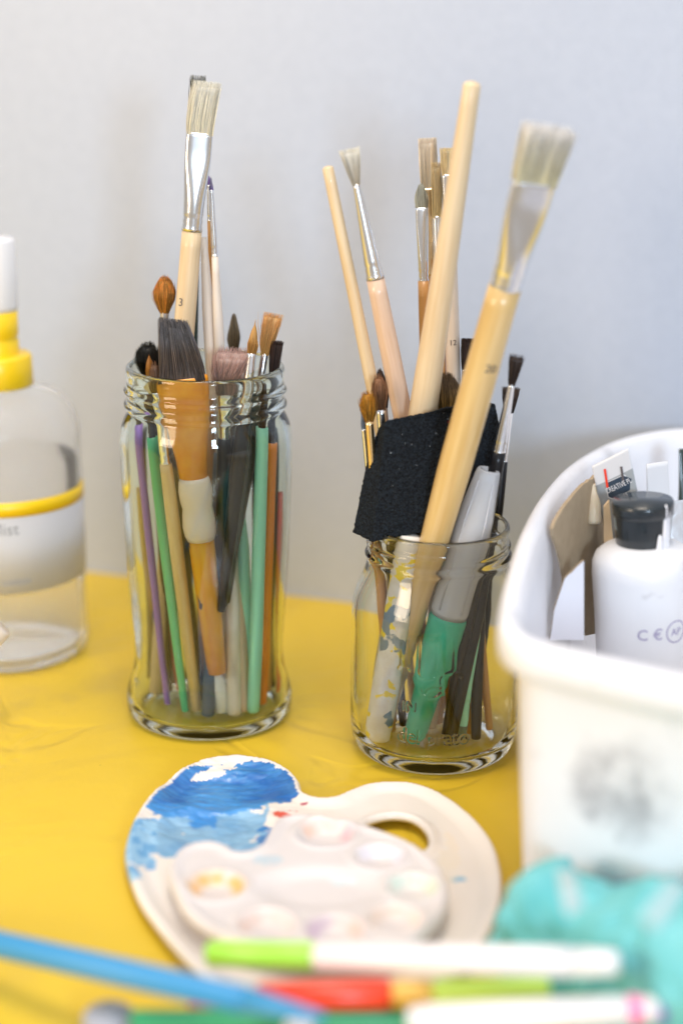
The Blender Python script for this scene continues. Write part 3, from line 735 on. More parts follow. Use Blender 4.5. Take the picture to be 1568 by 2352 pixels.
for ph in (-60, 20, 140, 230):
    a = RAD(ph); p0 = Vector((math.cos(a), math.sin(a), 0))
    v_, f_ = loft([circ(z7(1395), .0005, .0005, 8, dx=p0.x * .0082, dy=p0.y * .0082), circ(z7(1190), .0005, .0005, 8, dx=p0.x * .0078, dy=p0.y * .0078), circ(z7(1100), .0004, .0004, 8, dx=p0.x * .0055, dy=p0.y * .0055)])
    mesh_obj('cap_rib', v_, f_, M['clear_plastic'], r7)

crust = mat('paint_crusted_white', (.74, .70, .64), .5)
add_noise(crust, 150, ((.70, .64, .56), (.80, .78, .74)), bump=.8, dist=.0008)
speckle(crust, 110, (.86, .66, .03), .53, seed=2); speckle(crust, 90, (.16, .24, .32), .60, seed=9)
brush('white stick crusted with yellow and grey blue paint, leftmost inside the short jar', sb(858, -.010), st(944, 1226, -.014), None, None, (px(50), px(58), px(56)), None, group=GS, cat='stick', name='mixing_stick', hname='shaft') if False else None
Ac, Bc = sb(868, -.012), st(944, 1227, -.014)
rc = empty('mixing_stick', Ac, 'white stick crusted with yellow and grey blue paint, leftmost inside the short jar', 'stick', GS, rot=frame(Ac, Bc))
handle_mesh('shaft', rc, 0, (Bc - Ac).length, [(0, .0058), (.3, .0060), (1, .0056)], crust)
JARCHK.append(('crust', Ac, Bc, .003))
brush('mint green brush standing bristles down at the right of the short jar', st(1118, 1295, .000), sb(1052, -.012), 1610, 1665, (px(12), px(22), px(26)), 'mint', 'mint', (px(26), px(30), .0018), 0,
      dict(c0=(.32, .42, .30), c1=(.40, .52, .38), n=260, tip=(px(30), .0016), shape='flat', jit=.03), GS)
brush('black lacquered stick left of the mint brush inside the short jar', sb(1036, -.016), st(1128, 1225, .002), None, None, (.0020, px(36), px(26)), 'black', group=GS, cat='stick', name='lacquered_stick', hname='shaft')
brush('dark olive black stick right of the mint brush low in the short jar', sb(1092, -.012), st(1100, 1290, .012), None, None, (.0022, px(32), px(22)), 'black', group=GS, cat='stick', name='lacquered_stick', hname='shaft')
brush('copper coloured stick behind the green brush pen', sb(1005, .006), st(1030, 1330, .012), None, None, (.0024, px(28), px(22)), 'wood_orange', group=GS, cat='stick', name='wooden_stick', hname='shaft')
brush('orange brown stick at the far right inside the short jar', sb(1124, -.002), st(1090, 1330, .006), None, None, (.0016, px(22), px(14)), 'wood_orange', group=GS, cat='stick', name='wooden_stick', hname='shaft')
brush('yellow ochre stick end between the mint brush and the rightmost black stick', sb(1074, -.006), st(1090, 1420, .004), None, None, (.0018, px(20), px(14)), 'amber_print', group=GS, cat='stick', name='wooden_stick', hname='shaft')

# ---------------------------------------------------------------- palettes
def inpoly(x, y, P):
    c = False; n = len(P)
    for i in range(n):
        x1, y1 = P[i]; x2, y2 = P[(i + 1) % n]
        if (y1 > y) != (y2 > y) and x < (x2 - x1) * (y - y1) / (y2 - y1) + x1: c = not c
    return c
def spline(P, k=6):
    out = []; n = len(P)
    for i in range(n):
        p0, p1, p2, p3 = P[i - 1], P[i], P[(i + 1) % n], P[(i + 2) % n]
        for j in range(k):
            t = j / k
            q = [0.5 * (2 * p1[d] + (p2[d] - p0[d]) * t + (2 * p0[d] - 5 * p1[d] + 4 * p2[d] - p3[d]) * t * t + (3 * p1[d] - p0[d] - 3 * p2[d] + p3[d]) * t ** 3) for d in range(2)]
            out.append(tuple(q))
    return out
def segd(x, y, P):
    b2 = 1e9; n = len(P)
    for i in range(n):
        x1, y1 = P[i]; x2, y2 = P[(i + 1) % n]
        dx, dy = x2 - x1, y2 - y1; l = dx * dx + dy * dy
        t = 0 if l == 0 else max(0, min(1, ((x - x1) * dx + (y - y1) * dy) / l))
        d = (x - x1 - t * dx) ** 2 + (y - y1 - t * dy) ** 2
        if d < b2: b2 = d
    return math.sqrt(b2)
def sstep(a, b, x):
    t = max(0, min(1, (x - a) / (b - a))); return t * t * (3 - 2 * t)
def palette(name, outline_px, hole_px, z, step, zfun, cfun, m, thick=.0016):
    """sheet with curled lip, from the outline seen on the table; zfun(x, y, d_edge, d_hole), cfun(u, v, x, y, d)"""
    P = [tuple(on_z(u, v, z)[:2]) for u, v in outline_px]; P = spline(P, 6)
    Hh = spline([tuple(on_z(u, v, z)[:2]) for u, v in hole_px], 5) if hole_px else None
    xs = [p[0] for p in P]; ys = [p[1] for p in P]
    pts = [Vector(p) for p in P]; edges = [(i, (i + 1) % len(P)) for i in range(len(P))]
    if Hh:
        o_ = len(pts); pts += [Vector(p) for p in Hh]; edges += [(o_ + i, o_ + (i + 1) % len(Hh)) for i in range(len(Hh))]
    info = {}
    y = min(ys); row = 0
    while y < max(ys):
        x = min(xs) + (step / 2 if row % 2 else 0)
        while x < max(xs):
            if inpoly(x, y, P) and not (Hh and inpoly(x, y, Hh)):
                if segd(x, y, P) > step * .4 and not (Hh and segd(x, y, Hh) < step * .4): pts.append(Vector((x, y)))
            x += step
        y += step * .87; row += 1
    vo_, ed, fa, *_ = delaunay_2d_cdt(pts, edges, [], 0, 1e-6)
    fa2 = []
    for f in fa:
        cx = sum(vo_[i].x for i in f) / 3; cy_ = sum(vo_[i].y for i in f) / 3
        if inpoly(cx, cy_, P) and not (Hh and inpoly(cx, cy_, Hh)): fa2.append(tuple(f))
    top = []; cols = []
    for p in vo_:
        d = segd(p.x, p.y, P); dh = segd(p.x, p.y, Hh) if Hh else 1
        zz = zfun(p.x, p.y, d, dh); top.append(Vector((p.x, p.y, z + zz)))
        u, v = proj((p.x, p.y, z + zz)); cols.append(cfun(u, v, p.x, p.y, d, dh))
    n = len(top)
    cnt = {}
    for f in fa2:
        for a, b2 in ((f[0], f[1]), (f[1], f[2]), (f[2], f[0])): cnt[(a, b2)] = 1
    allv = top + [Vector((p.x, p.y, p.z - thick)) for p in top]
    fs = list(fa2) + [tuple(i + n for i in reversed(f)) for f in fa2]
    for (a, b2) in cnt:
        if (b2, a) not in cnt: fs.append((b2, a, a + n, b2 + n))
    return allv, fs, cols + [(.80, .74, .68)] * n
PAL_W = (.83, .76, .70)
def mixc(a, b, t): return tuple(a[i] * (1 - t) + b[i] * t for i in range(3))
def fbm(x, y, s, seed=0, o=4):
    return noise.fractal(Vector((x * s, y * s, seed * 7.3)), 1.0, 2.0, o)
big_out = [(289, 1985), (293, 1930), (316, 1872), (352, 1825), (400, 1784), (455, 1755), (510, 1744), (565, 1743), (620, 1753), (662, 1774), (687, 1800), (695, 1824), (722, 1838), (765, 1838), (800, 1824),
           (845, 1808), (900, 1803), (950, 1807), (1005, 1826), (1060, 1862), (1105, 1905), (1137, 1955), (1152, 2025), (1146, 2090), (1110, 2175), (1050, 2240), (960, 2290), (850, 2322), (740, 2334), (620, 2322), (520, 2285), (435, 2218), (370, 2145), (318, 2070)]
hole_px = [(843, 1898), (862, 1886), (900, 1879), (940, 1884), (968, 1902), (982, 1925), (980, 1950), (955, 1966), (905, 1962), (868, 1945), (848, 1922)]
PZ = .0055
BW = [(on_z(505, 1812, PZ), .026, .013), (on_z(500, 1895, PZ), .024, .014)]
def big_z(x, y, d, dh):
    z = .0026 * (1 - sstep(0, .009, d)) - .0022 * (1 - sstep(0, .0014, d))      # raised then rolled lip
    z += .0022 * (1 - sstep(.001, .006, dh)) - .0020 * (1 - sstep(0, .0012, dh))
    for c, rx, ry in BW:
        q = ((x - c.x) / rx) ** 2 + ((y - c.y) / (ry * 1.35)) ** 2
        z -= .0030 * (1 - sstep(.35, 1.1, q))
    u, v = proj((x, y, PZ))
    if ((u - 490) / 190) ** 2 + ((v - 1850) / 120) ** 2 < 1:
        z += .00045 * fbm(x * .5 + y * .5, y * 1.3, 330, 5) + .0004 * fbm(x, y, 120, 6)
    return z
def big_c(u, v, x, y, d, dh):
    n1 = fbm(x, y, 55, 1); n2 = fbm(x, y, 240, 2); n3 = fbm(x, y, 20, 3)
    st_ = fbm(x * .35 + y * .5, y * 1.5, 420, 5)
    c = mixc(PAL_W, (.80, .69, .56), max(0, min(.5, n3 * .6)))
    # light blue wash, mid blue and the thick cobalt pool
    du, dv = (u - 478), (v - 1895)
    wash = (u < 610 + 22 * n1) and (v > 1828) and (v < 1968 + 10 * n2 + 14 * n1) and u > 318 + 14 * n1 and (u + .9 * v > 2060)
    rimstreak = (u < 360) and (1880 < v < 2035 + 14 * n1) and d < .017 and n1 > -.12
    if wash and d > .003 + .002 * n1 and not (n1 > .55):
        c = mixc((.16, .36, .60), (.27, .48, .68), max(0, min(1, .5 + n1 * 1.0 + st_ * .35)))
    if rimstreak: c = (.30, .52, .72) if n2 > -.2 else (.14, .36, .62)
    e = ((u - 515) / 165) ** 2 + ((v - 1812 + (u - 515) * .05) / 62) ** 2
    e2 = ((u - 395) / 78) ** 2 + ((v - 1838) / 40) ** 2
    drip = (n2 * .28 + n1 * .55)
    if min(e, e2) + drip * .7 < 1.0 and d > .0025 and not (((u - 487) / 48) ** 2 + ((v - 1775 + (u - 487) * .35) / 13) ** 2 < 1 + n2):
        k = max(0, min(1, .45 + st_ * .5 + n1 * .8))
        c = mixc((.02, .13, .42), (.07, .28, .60), k)
        if v > 1845: c = mixc(c, (.06, .30, .68), .6)
    if ((u - 455) / 26) ** 2 + ((v - 1885) / 16) ** 2 < 1 + n2 or ((u - 490) / 8) ** 2 + ((v - 1890) / 12) ** 2 < 1 + n2: c = (.05, .26, .64)
    if ((u - 652) / 26) ** 2 + ((v - 1869) / 7) ** 2 < 1 + n2 * 1.5: c = (.72, .10, .06)
    if ((u - 698) / 8) ** 2 + ((v - 1846) / 4) ** 2 < 1 + n2: c = (.40, .05, .10)
    if ((u - 1052) / 16) ** 2 + ((v - 2020) / 5) ** 2 < 1 + n2 * 2: c = (.22, .48, .68)
    if ((u - 605) / 18) ** 2 + ((v - 1925) / 24) ** 2 < .8 + n2 * 2: c = (.03, .20, .52)
    if ((u - 590) / 60) ** 2 + ((v - 2166) / 14) ** 2 < 1 + n2: c = (.50, .16, .10)
    if ((u - 1030) / 26) ** 2 + ((v - 1975) / 60) ** 2 < .6 + n2: c = mixc(c, (.86, .74, .60), .6)
    return c
pal_m = attr_mat('palette_plastic', .33, coat=.3)
nt_, b = nodes(pal_m)
nz = nt_.nodes.new('ShaderNodeTexNoise'); nz.inputs['Scale'].default_value = 260; nz.inputs['Detail'].default_value = 4
tcn = nt_.nodes.new('ShaderNodeTexCoord'); bp = nt_.nodes.new('ShaderNodeBump'); bp.inputs['Strength'].default_value = .25; bp.inputs['Distance'].default_value = .0005
nt_.links.new(tcn.outputs['Object'], nz.inputs['Vector']); nt_.links.new(nz.outputs['Fac'], bp.inputs['Height']); nt_.links.new(bp.outputs[0], b.inputs['Normal'])
v_, f_, c_ = palette('p', big_out, hole_px, PZ, .00085, big_z, big_c, pal_m)
tag(mesh_obj('paint_palette', v_, f_, pal_m, cols=c_), 'large white kidney palette smeared with thick cobalt and light blue paint, lying on the table', 'palette', 'paint palettes')

sm_out = [(388, 2012), (392, 1978), (414, 1950), (448, 1936), (492, 1934), (522, 1943), (544, 1956), (572, 1954), (600, 1938), (618, 1905), (640, 1880), (690, 1871), (750, 1879), (830, 1894), (930, 1930), (990, 1968), (1026, 2022), (1026, 2078), (990, 2130),
          (935, 2172), (850, 2196), (750, 2198), (650, 2188), (560, 2165), (480, 2135), (420, 2085)]
SZ = .0155
WELLS = [(497, 2034, .0115, 'o'), (747, 1914, .0120, 'p'), (870, 1968, .0105, 'b'), (946, 2036, .0105, 'g'), (612, 2122, .0110, 'k'), (768, 2136, .0110, 'v'), (905, 2110, .0110, 'r')]
WC = [(on_z(u, v, SZ), rr, k) for u, v, rr, k in WELLS]
CEN = on_z(735, 2038, SZ)
def sm_z(x, y, d, dh):
    z = .0014 * (1 - sstep(0, .007, d)) - .0030 * (1 - sstep(0, .0016, d))
    for c, rr, k in WC:
        q = math.hypot(x - c.x, y - c.y) / rr
        z += .0007 * math.exp(-((q - 1.0) / .13) ** 2) - .0038 * (1 - sstep(.45, .98, q))
    q = math.sqrt(((x - CEN.x) / .026) ** 2 + ((y - CEN.y) / .017) ** 2)
    z -= .0022 * (1 - sstep(.5, 1.05, q))
    return z
def sm_c(u, v, x, y, d, dh):
    n1 = fbm(x, y, 90, 11); n2 = fbm(x, y, 260, 12); c = (.70, .645, .63)
    T = {'o': (.78, .40, .07), 'p': (.62, .25, .32), 'b': (.60, .62, .82), 'g': (.55, .74, .42), 'k': (.86, .55, .45), 'v': (.58, .40, .66), 'r': (.84, .60, .45)}
    S_ = {'o': .95, 'p': .55, 'b': .35, 'g': .5, 'k': .5, 'v': .7, 'r': .45}
    for cc, rr, k in WC:
        q = math.hypot(x - cc.x, y - cc.y) / rr
        ang = math.atan2(y - cc.y, x - cc.x)
        f = math.exp(-((q - .72) / .20) ** 2) * S_[k] * max(0, min(1, .7 + 1.3 * noise.noise(Vector((math.cos(ang) * 1.6, math.sin(ang) * 1.6, rr * 999 + cc.x * 50))) + n2 * .5))
        col = T[k]
        if k == 'p' and math.cos(ang - 2) > .2: col = (.75, .42, .25)
        if k == 'v' and math.cos(ang) > .1: col = (.82, .48, .38)
        if k == 'p' and ang < -.8: col = (.30, .48, .72)
        if k == 'g' and math.cos(ang) < -.2: col = (.45, .72, .62)
        c = mixc(c, col, f)
    if ((u - 612) / 28) ** 2 + ((v - 1976) / 12) ** 2 < 1 + n2 * 1.5: c = mixc(c, (.42, .58, .68), .6)
    if ((u - 790) / 26) ** 2 + ((v - 2024) / 9) ** 2 < 1 + n2 * 1.5: c = mixc(c, (.62, .76, .80), .6)
    return c
v_, f_, c_ = palette('p', sm_out, None, SZ, .0011, sm_z, sm_c, pal_m)
tag(mesh_obj('paint_palette', v_, f_, pal_m, cols=c_), 'smaller white palette with round stained wells, lying on top of the large blue smeared palette', 'palette', 'paint palettes')

# ---------------------------------------------------------------- markers and pencils in front
def rod(name, label, cat, A, B, segs, group, n=32, sides=None):
    """segs: (part, t0, t1, r0, r1, material)"""
    A = Vector(A); B = Vector(B)
    r = empty(name, A, label, cat, group, rot=frame2(A, B)); L = (B - A).length
    for pn, t0, t1, r0, r1, m in segs:
        b_ = min(.0009, r0 * .3, r1 * .3) if min(r0, r1) > .001 else 0
        rings = [circ(L * t0, max(r0 - b_, .0001), n=sides or n), circ(L * t0 + b_, r0, n=sides or n), circ(L * t1 - b_, r1, n=sides or n), circ(L * t1, max(r1 - b_, .0001), n=sides or n)]
        v_, f_ = loft(rings); mesh_obj(pn, v_, f_, m if not isinstance(m, str) else M[m], r, smooth=not sides)
    return r
def frame2(A, B):
    z = (B - A).normalized(); up = Vector((0, 0, 1)); y = (up - z * up.dot(z)).normalized(); x = y.cross(z)
    return Matrix((x, y, z)).transposed()
M['lime'] = mat('lime_cap', (.36, .74, .07), .3); M['lime_pale'] = mat('pale_lime', (.52, .74, .13), .3)
M['blue'] = mat('sky_blue_plastic', (.04, .27, .53), .4); M['red_b'] = mat('bright_red', (.85, .055, .02), .3)
M['tan'] = mat('ochre', (.80, .50, .12), .4); M['pink'] = mat('pink_band', (.90, .22, .45), .35); M['violet'] = mat('violet_cap', (.16, .07, .45), .3)
M['pgreen'] = mat('pencil_green', (.03, .30, .12), .35); M['goldfoil'] = mat('gold_foil', (.78, .62, .22), .3, metal=.7)
M['pen_white'] = mat('marker_white', (.84, .78, .77), .35); M['brown'] = mat('dark_brown', (.10, .05, .03), .5)
GM = 'felt pens and pencils piled at the front edge'
rod('felt_pen', 'white felt pen with a lime green cap lying across the palettes', 'felt pen', on_z(479, 2190, .021), on_z(1420, 2212, .044),
    [('cap', 0, .275, .0043, .0045, 'lime'), ('barrel', .276, .90, .0047, .0047, 'pen_white'), ('end_plug', .90, 1.0, .0047, .0038, 'white')], GM)
rod('felt_pen', 'red felt pen with an ochre band and pale lime body, below the lime capped pen', 'felt pen', on_z(590, 2290, .020), on_z(1262, 2276, .024),
    [('cap', 0, .46, .0046, .0048, 'red_b'), ('band', .46, .60, .0046, .0046, 'tan'), ('barrel', .60, 1.0, .0046, .0044, 'lime_pale')], GM)
rod('plastic_rod', 'long sky blue plastic rod slanting in from the left edge', 'rod', on_z(-260, 2110, .010), on_z(742, 2338, .036),
    [('shaft', 0, .85, .0046, .0044, 'blue'), ('tip', .85, 1.0, .0044, .0016, 'blue')], GM)
rg = rod('coloured_pencil', 'green hexagonal pencil with gold lettering along the bottom edge', 'pencil', on_z(300, 2346, .014), on_z(1160, 2344, .014),
    [('shaft', 0, 1.0, .0038, .0038, 'pgreen')], GM, sides=6)
Lg = (on_z(300, 2352, .012) - on_z(1160, 2344, .012)).length
vs, fs = text_mesh("UNIVERSAL", .0042)
vv = [Vector((.0034 * 0 + .0036 * -0, .0036, 0)) for _ in vs]
vv = [Vector((-v.y + .0012, .0041, Lg * .40 + v.x)) for v in vs]
to = mesh_obj('gold_lettering', vv, fs, M['goldfoil'], rg, smooth=False)
rod('felt_pen', 'white felt pen with a pink band and violet tip at the bottom edge', 'felt pen', on_z(935, 2346, .028), on_z(1536, 2318, .030),
    [('end_plug', 0, .045, .0040, .0046, 'white'), ('barrel', .045, .84, .0049, .0049, 'pen_white'), ('band', .84, .89, .0050, .0050, 'pink'), ('collar', .89, .955, .0046, .0040, 'pen_white'), ('cap', .955, 1.0, .0044, .0040, 'violet')], GM)
rod('coloured_pencil', 'dark red pencil poking out beneath the blue rod', 'pencil', on_z(432, 2312, .006), on_z(900, 2335, .010),
    [('lead_tip', 0, .06, .0012, .0034, 'red'), ('shaft', .06, 1.0, .0036, .0036, 'red')], GM)
rod('coloured_pencil', 'dark brown pencil in shadow under the right ends of the felt pens', 'pencil', on_z(1180, 2262, .014), on_z(1700, 2240, .018),
    [('shaft', 0, 1.0, .0036, .0036, 'brown')], GM)
rod('felt_pen', 'rounded white end of a pen pointing up from the bottom edge below the red pen', 'felt pen', on_z(655, 2470, .020), on_z(694, 2332, .024), [('barrel', 0, .85, .0044, .0044, 'pen_white'), ('end_plug', .85, 1, .0044, .0030, 'white')], GM)
c0 = on_z(252, 2390, 0)
tag(lathe('pot_lid', [(.0, .0), (.0075, .0), (.0085, .001), (.0085, .009), (.0078, .0102), (.0, .0105)], mat('grey_lid', (.36, .37, .42), .4), loc=tuple(c0)), 'small grey lid at the bottom left corner of the table', 'lid')
tag(mesh_obj('dark_case', *loft([circ(0, .035, .030, 24, .6), circ(.008, .036, .031, 24, .6), circ(.014, .034, .029, 24, .6)]), mat('dark_case', (.035, .022, .015), .5)), 'dark brown flat case at the bottom right corner under the pens', 'case').location = on_z(1610, 2400, 0)

# ---------------------------------------------------------------- teal cloth heap
def capsule(bm, a, b, ra, rb):
    a = Vector(a); b = Vector(b)
    for t in range(9):
        f = t / 8; p = a.lerp(b, f); rr = ra + (rb - ra) * f
        bmesh.ops.create_icosphere(bm, subdivisions=3, radius=rr, matrix=Matrix.Translation(p))
bm = bmesh.new()
capsule(bm, (.069, .518, .023), (.100, .500, .025), .0215, .0235)
capsule(bm, (.090, .512, .027), (.130, .485, .032), .0225, .0280)
capsule(bm, (.125, .482, .034), (.190, .450, .036), .0280, .0310)
capsule(bm, (.102, .478, .016), (.122, .458, .012), .0130, .0150)
capsule(bm, (.120, .462, .014), (.165, .435, .018), .0150, .0200)
me = bpy.data.meshes.new('cloth'); bm.to_mesh(me); bm.free()
teal = mat('teal_microfibre', (.10, .45, .46), .9)
add_noise(teal, 40, ((.09, .40, .41), (.20, .54, .56)), detail=3)
me.materials.append(teal)
cl = link(bpy.data.objects.new('cleaning_cloth', me))
md = cl.modifiers.new('r', 'REMESH'); md.mode = 'VOXEL'; md.voxel_size = .0016; md.use_smooth_shade = True
md = cl.modifiers.new('s', 'SMOOTH'); md.iterations = 8
tx = bpy.data.textures.new('folds', 'CLOUDS'); tx.noise_scale = .026; tx.noise_depth = 2
md = cl.modifiers.new('d', 'DISPLACE'); md.texture = tx; md.strength = .026; md.mid_level = .52; md.texture_coords = 'LOCAL'
tag(cl, 'crumpled teal cloth bundled in front of the white tub', 'cloth')
def strip(name, pts, w_, m, label, cat):
    vs = []; fs = []
    for i, p in enumerate(pts):
        p = Vector(p); d = (Vector(pts[min(i + 1, len(pts) - 1)]) - Vector(pts[max(i - 1, 0)])).normalized()
        s = d.cross(Vector((0, -.6, .8))).normalized() * w_
        for q in (p - s, p + s): vs.append(q)
        nrm = s.cross(d).normalized() * .0008
        for q in (p + s + nrm, p - s + nrm): vs.append(q)
    for i in range(len(pts) - 1):
        for k in range(4): fs.append((i * 4 + k, i * 4 + (k + 1) % 4, i * 4 + 4 + (k + 1) % 4, i * 4 + 4 + k))
    fs.append((0, 1, 2, 3)); e_ = (len(pts) - 1) * 4; fs.append((e_ + 3, e_ + 2, e_ + 1, e_))
    return tag(mesh_obj(name, vs, fs, m), label, cat)
tie = mat('pale_tie', (.42, .54, .55), .5)
tape = [on_y(u, v, Y) for u, v, Y in ((1298, 2004, .492), (1302, 2022, .481), (1306, 2045, .474), (1312, 2070, .470), (1318, 2092, .470))]
strip('tie', tape, .0028, tie, 'short pale tie across the left part of the teal cloth', 'tie')
tape = [on_y(u, v, Y) for u, v, Y in ((1560, 2030, .440), (1535, 2062, .430), (1508, 2098, .425), (1488, 2120, .426))]
strip('tie', tape, .0024, tie, 'pale tie slanting over the right part of the teal cloth', 'tie')

# ---------------------------------------------------------------- white tub and contents
ZR = .120
tub_pl = [(.0561, .5716), (.0623, .6158), (.0737, .6756), (.0880, .7296), (.1058, .7765), (.130, .8165), (.1548, .8385), (.177, .8440), (.206, .836), (.240, .806), (.268, .755), (.282, .690), (.284, .610), (.270, .530), (.240, .480), (.200, .468), (.155, .481), (.1078, .5040), (.0738, .5270), (.0605, .5385), (.0555, .5530)]
tub_pl = [(x, y + .011 * (1 - sstep(.50, .66, y))) for x, y in tub_pl]
tub_pl = spline(tub_pl, 7)
cxm = sum(p[0] for p in tub_pl) / len(tub_pl); cym = sum(p[1] for p in tub_pl) / len(tub_pl)
def off_ring(o_, z):
    n = len(tub_pl); out = []
    for i in range(n):
        a = Vector(tub_pl[i - 2]); b2 = Vector(tub_pl[(i + 2) % n]); d = (b2 - a).normalized(); nr = Vector((-d.y, d.x))
        p = Vector(tub_pl[i])
        out.append(Vector((p.x + nr.x * o_ - cxm, p.y + nr.y * o_ - cym, z)))
    return out
prof = [(-.016, .0), (-.0135, .002), (-.0105, .05), (-.0072, .100), (-.0060, .1065), (-.0012, .1070), (.0002, .1080), (.0006, .113), (.0003, .1180), (-.0010, .1198), (-.0032, .1206), (-.0058, .1200), (-.0076, .1180), (-.0090, .110), (-.0125, .05), (-.0155, .004)]
rings = [off_ring(o_, z) for o_, z in prof]
v_, f_ = loft(rings)
tub_m = mat('scuffed_white_plastic', (.80, .78, .79), .38)
add_noise(tub_m, 14, ((.77, .77, .81), (.83, .83, .86)), detail=5, bump=.1, dist=.001)
speckle(tub_m, 34, (.66, .66, .69), .60, seed=2, soft=.12)
speckle(tub_m, 150, (.45, .45, .48), .73, seed=5, soft=.03)
# grey scuff marks low on the front
nt_, b = nodes(tub_m)
tcn = nt_.nodes.new('ShaderNodeTexCoord'); mp = nt_.nodes.new('ShaderNodeMapping'); mp.vector_type = 'POINT'
sm_c0 = on_y(1405, 1850, .528) - Vector((cxm, cym, 0))
mp.inputs['Location'].default_value = tuple(-Vector((sm_c0.x / .040, sm_c0.y / .040, sm_c0.z / .046))); mp.inputs['Scale'].default_value = (1 / .040, 1 / .040, 1 / .046)
gr = nt_.nodes.new('ShaderNodeTexGradient'); gr.gradient_type = 'SPHERICAL'
nz = nt_.nodes.new('ShaderNodeTexNoise'); nz.inputs['Scale'].default_value = 62; nz.inputs['Detail'].default_value = 7; nz.inputs['Roughness'].default_value = .7
mu = nt_.nodes.new('ShaderNodeMath'); mu.operation = 'MULTIPLY'
mrx = nt_.nodes.new('ShaderNodeMapRange'); mrx.inputs[1].default_value = .23; mrx.inputs[2].default_value = .40; mrx.inputs[4].default_value = .85
mx = nt_.nodes.new('ShaderNodeMix'); mx.data_type = 'RGBA'; mx.inputs[7].default_value = (.34, .34, .37, 1)
nt_.links.new(tcn.outputs['Object'], mp.inputs[0]); nt_.links.new(mp.outputs[0], gr.inputs[0]); nt_.links.new(tcn.outputs['Object'], nz.inputs['Vector'])
nt_.links.new(gr.outputs['Fac'], mu.inputs[0]); nt_.links.new(nz.outputs['Fac'], mu.inputs[1]); nt_.links.new(mu.outputs[0], mrx.inputs[0]); nt_.links.new(mrx.outputs[0], mx.inputs[0])
nt_.links.new(b.inputs['Base Color'].links[0].from_socket, mx.inputs[6]); nt_.links.new(mx.outputs[2], b.inputs['Base Color'])
tub = mesh_obj('storage_tub', v_, f_, tub_m); tub.location = (cxm, cym, .0005)
tag(tub, 'scuffed white plastic tub with a thick rolled rim filling the right edge', 'tub')

GTUB = 'things standing in the white tub'
kraft = mat('kraft_card', (.40, .30, .18), .85); add_noise(kraft, 200, ((.36, .27, .17), (.41, .31, .20)), bump=.3, dist=.0004)
cardw = mat('white_card', (.76, .75, .80), .6)
def card(name, pts, th, m, edge_m, label, cat, group):
    P = [Vector(p) for p in pts]; o = P[0].copy(); P = [p - o for p in P]
    nrm = (P[1] - P[0]).cross(P[-1] - P[0]).normalized()
    if nrm.y < 0: nrm = -nrm
    n = len(P); vs = P + [p + nrm * th for p in P]
    fs = [tuple(range(n)), tuple(range(2 * n - 1, n - 1, -1))] + [(i, (i + 1) % n, (i + 1) % n + n, i + n) for i in range(n)]
    ob = mesh_obj(name, vs, fs, None, smooth=False, mats=[m, edge_m], fmat=[0, 1] + [1] * n); ob.location = o
    return tag(ob, label, cat, group)
jag = random.Random(3)
pts = [(1269, 1215), (1275, 1198), (1286, 1179), (1297, 1162), (1308, 1148), (1320, 1133), (1332, 1120), (1341, 1111), (1348, 1108), (1353, 1102), (1360, 1101), (1368, 1091), (1392, 1100), (1392, 1225), (1392, 1450), (1345, 1460), (1300, 1400), (1296, 1327), (1290, 1290), (1280, 1255), (1271, 1232)]
Yk = lambda u: .682 + (u - 1269) * .0004
card('cardboard_flap', [on_y(u, v, Yk(u)) for u, v in pts], .0016, kraft, kraft, 'curved brown kraft cardboard flap standing inside the left of the white tub', 'cardboard', GTUB)
pts = [(1296, 1330), (1303, 1322), (1312, 1315), (1324, 1302), (1340, 1288), (1340, 1470), (1262, 1470), (1272, 1400)]
card('cardboard_flap', [on_y(u, v, .678) for u, v in pts], .0026, cardw, kraft, 'white faced card with a torn slanting edge in front of the kraft flap', 'cardboard', GTUB)
pts = [(1386, 1165), (1398, 1150), (1408, 1250), (1414, 1380), (1396, 1380), (1386, 1240)]
card('craft_stick', [on_y(u, v, .706) for u, v in pts], .0020, M['wood'], M['wood'], 'flat yellowish craft stick just left of the black capped bottle', 'stick', GTUB)

# white paint bottle with black cap
base_b = x_at(1476, .690, .004)
bt = empty('paint_bottle', base_b, 'white paint bottle with a dribbled black flip cap standing in the white tub', 'bottle', GTUB, rot=Matrix.Rotation(RAD(-3.5), 3, 'Y'))
def zb(v): return (on_y(1460, v, .690).z - .004)
rb = .0212
pr = [(.0, 0), (rb * .80, 0), (rb * .86, .002), (rb * .88, .02), (rb * .96, zb(1400)), (rb, zb(1310)), (rb * .99, zb(1285)), (rb * .93, zb(1268)), (rb * .80, zb(1256)), (.0130, zb(1247)), (.0118, zb(1243)), (.0, zb(1242))]
bw_ = mat('smeared_white_bottle', (.80, .79, .80), .35); speckle(bw_, 60, (.66, .64, .64), .62, seed=3, soft=.10)
lathe('bottle_body', pr, bw_, bt)
cap_m = mat('black_cap', (.008, .014, .018), .25, coat=.4); speckle(cap_m, 90, (.30, .40, .44), .66, seed=6)
zc0, zc1 = zb(1252), zb(1146)
lathe('cap', [(.0, zc0), (.0105, zc0), (.0112, zc0 + .001), (.0120, zc1 - .007), (.0121, zc1 - .006)], cap_m, bt, n=48)
lathe('cap_lid', [(.0121, zc1 - .0060), (.0128, zc1 - .0056), (.0129, zc1 - .0012), (.0123, zc1), (.0, zc1 + .0004)], cap_m, bt, n=48)
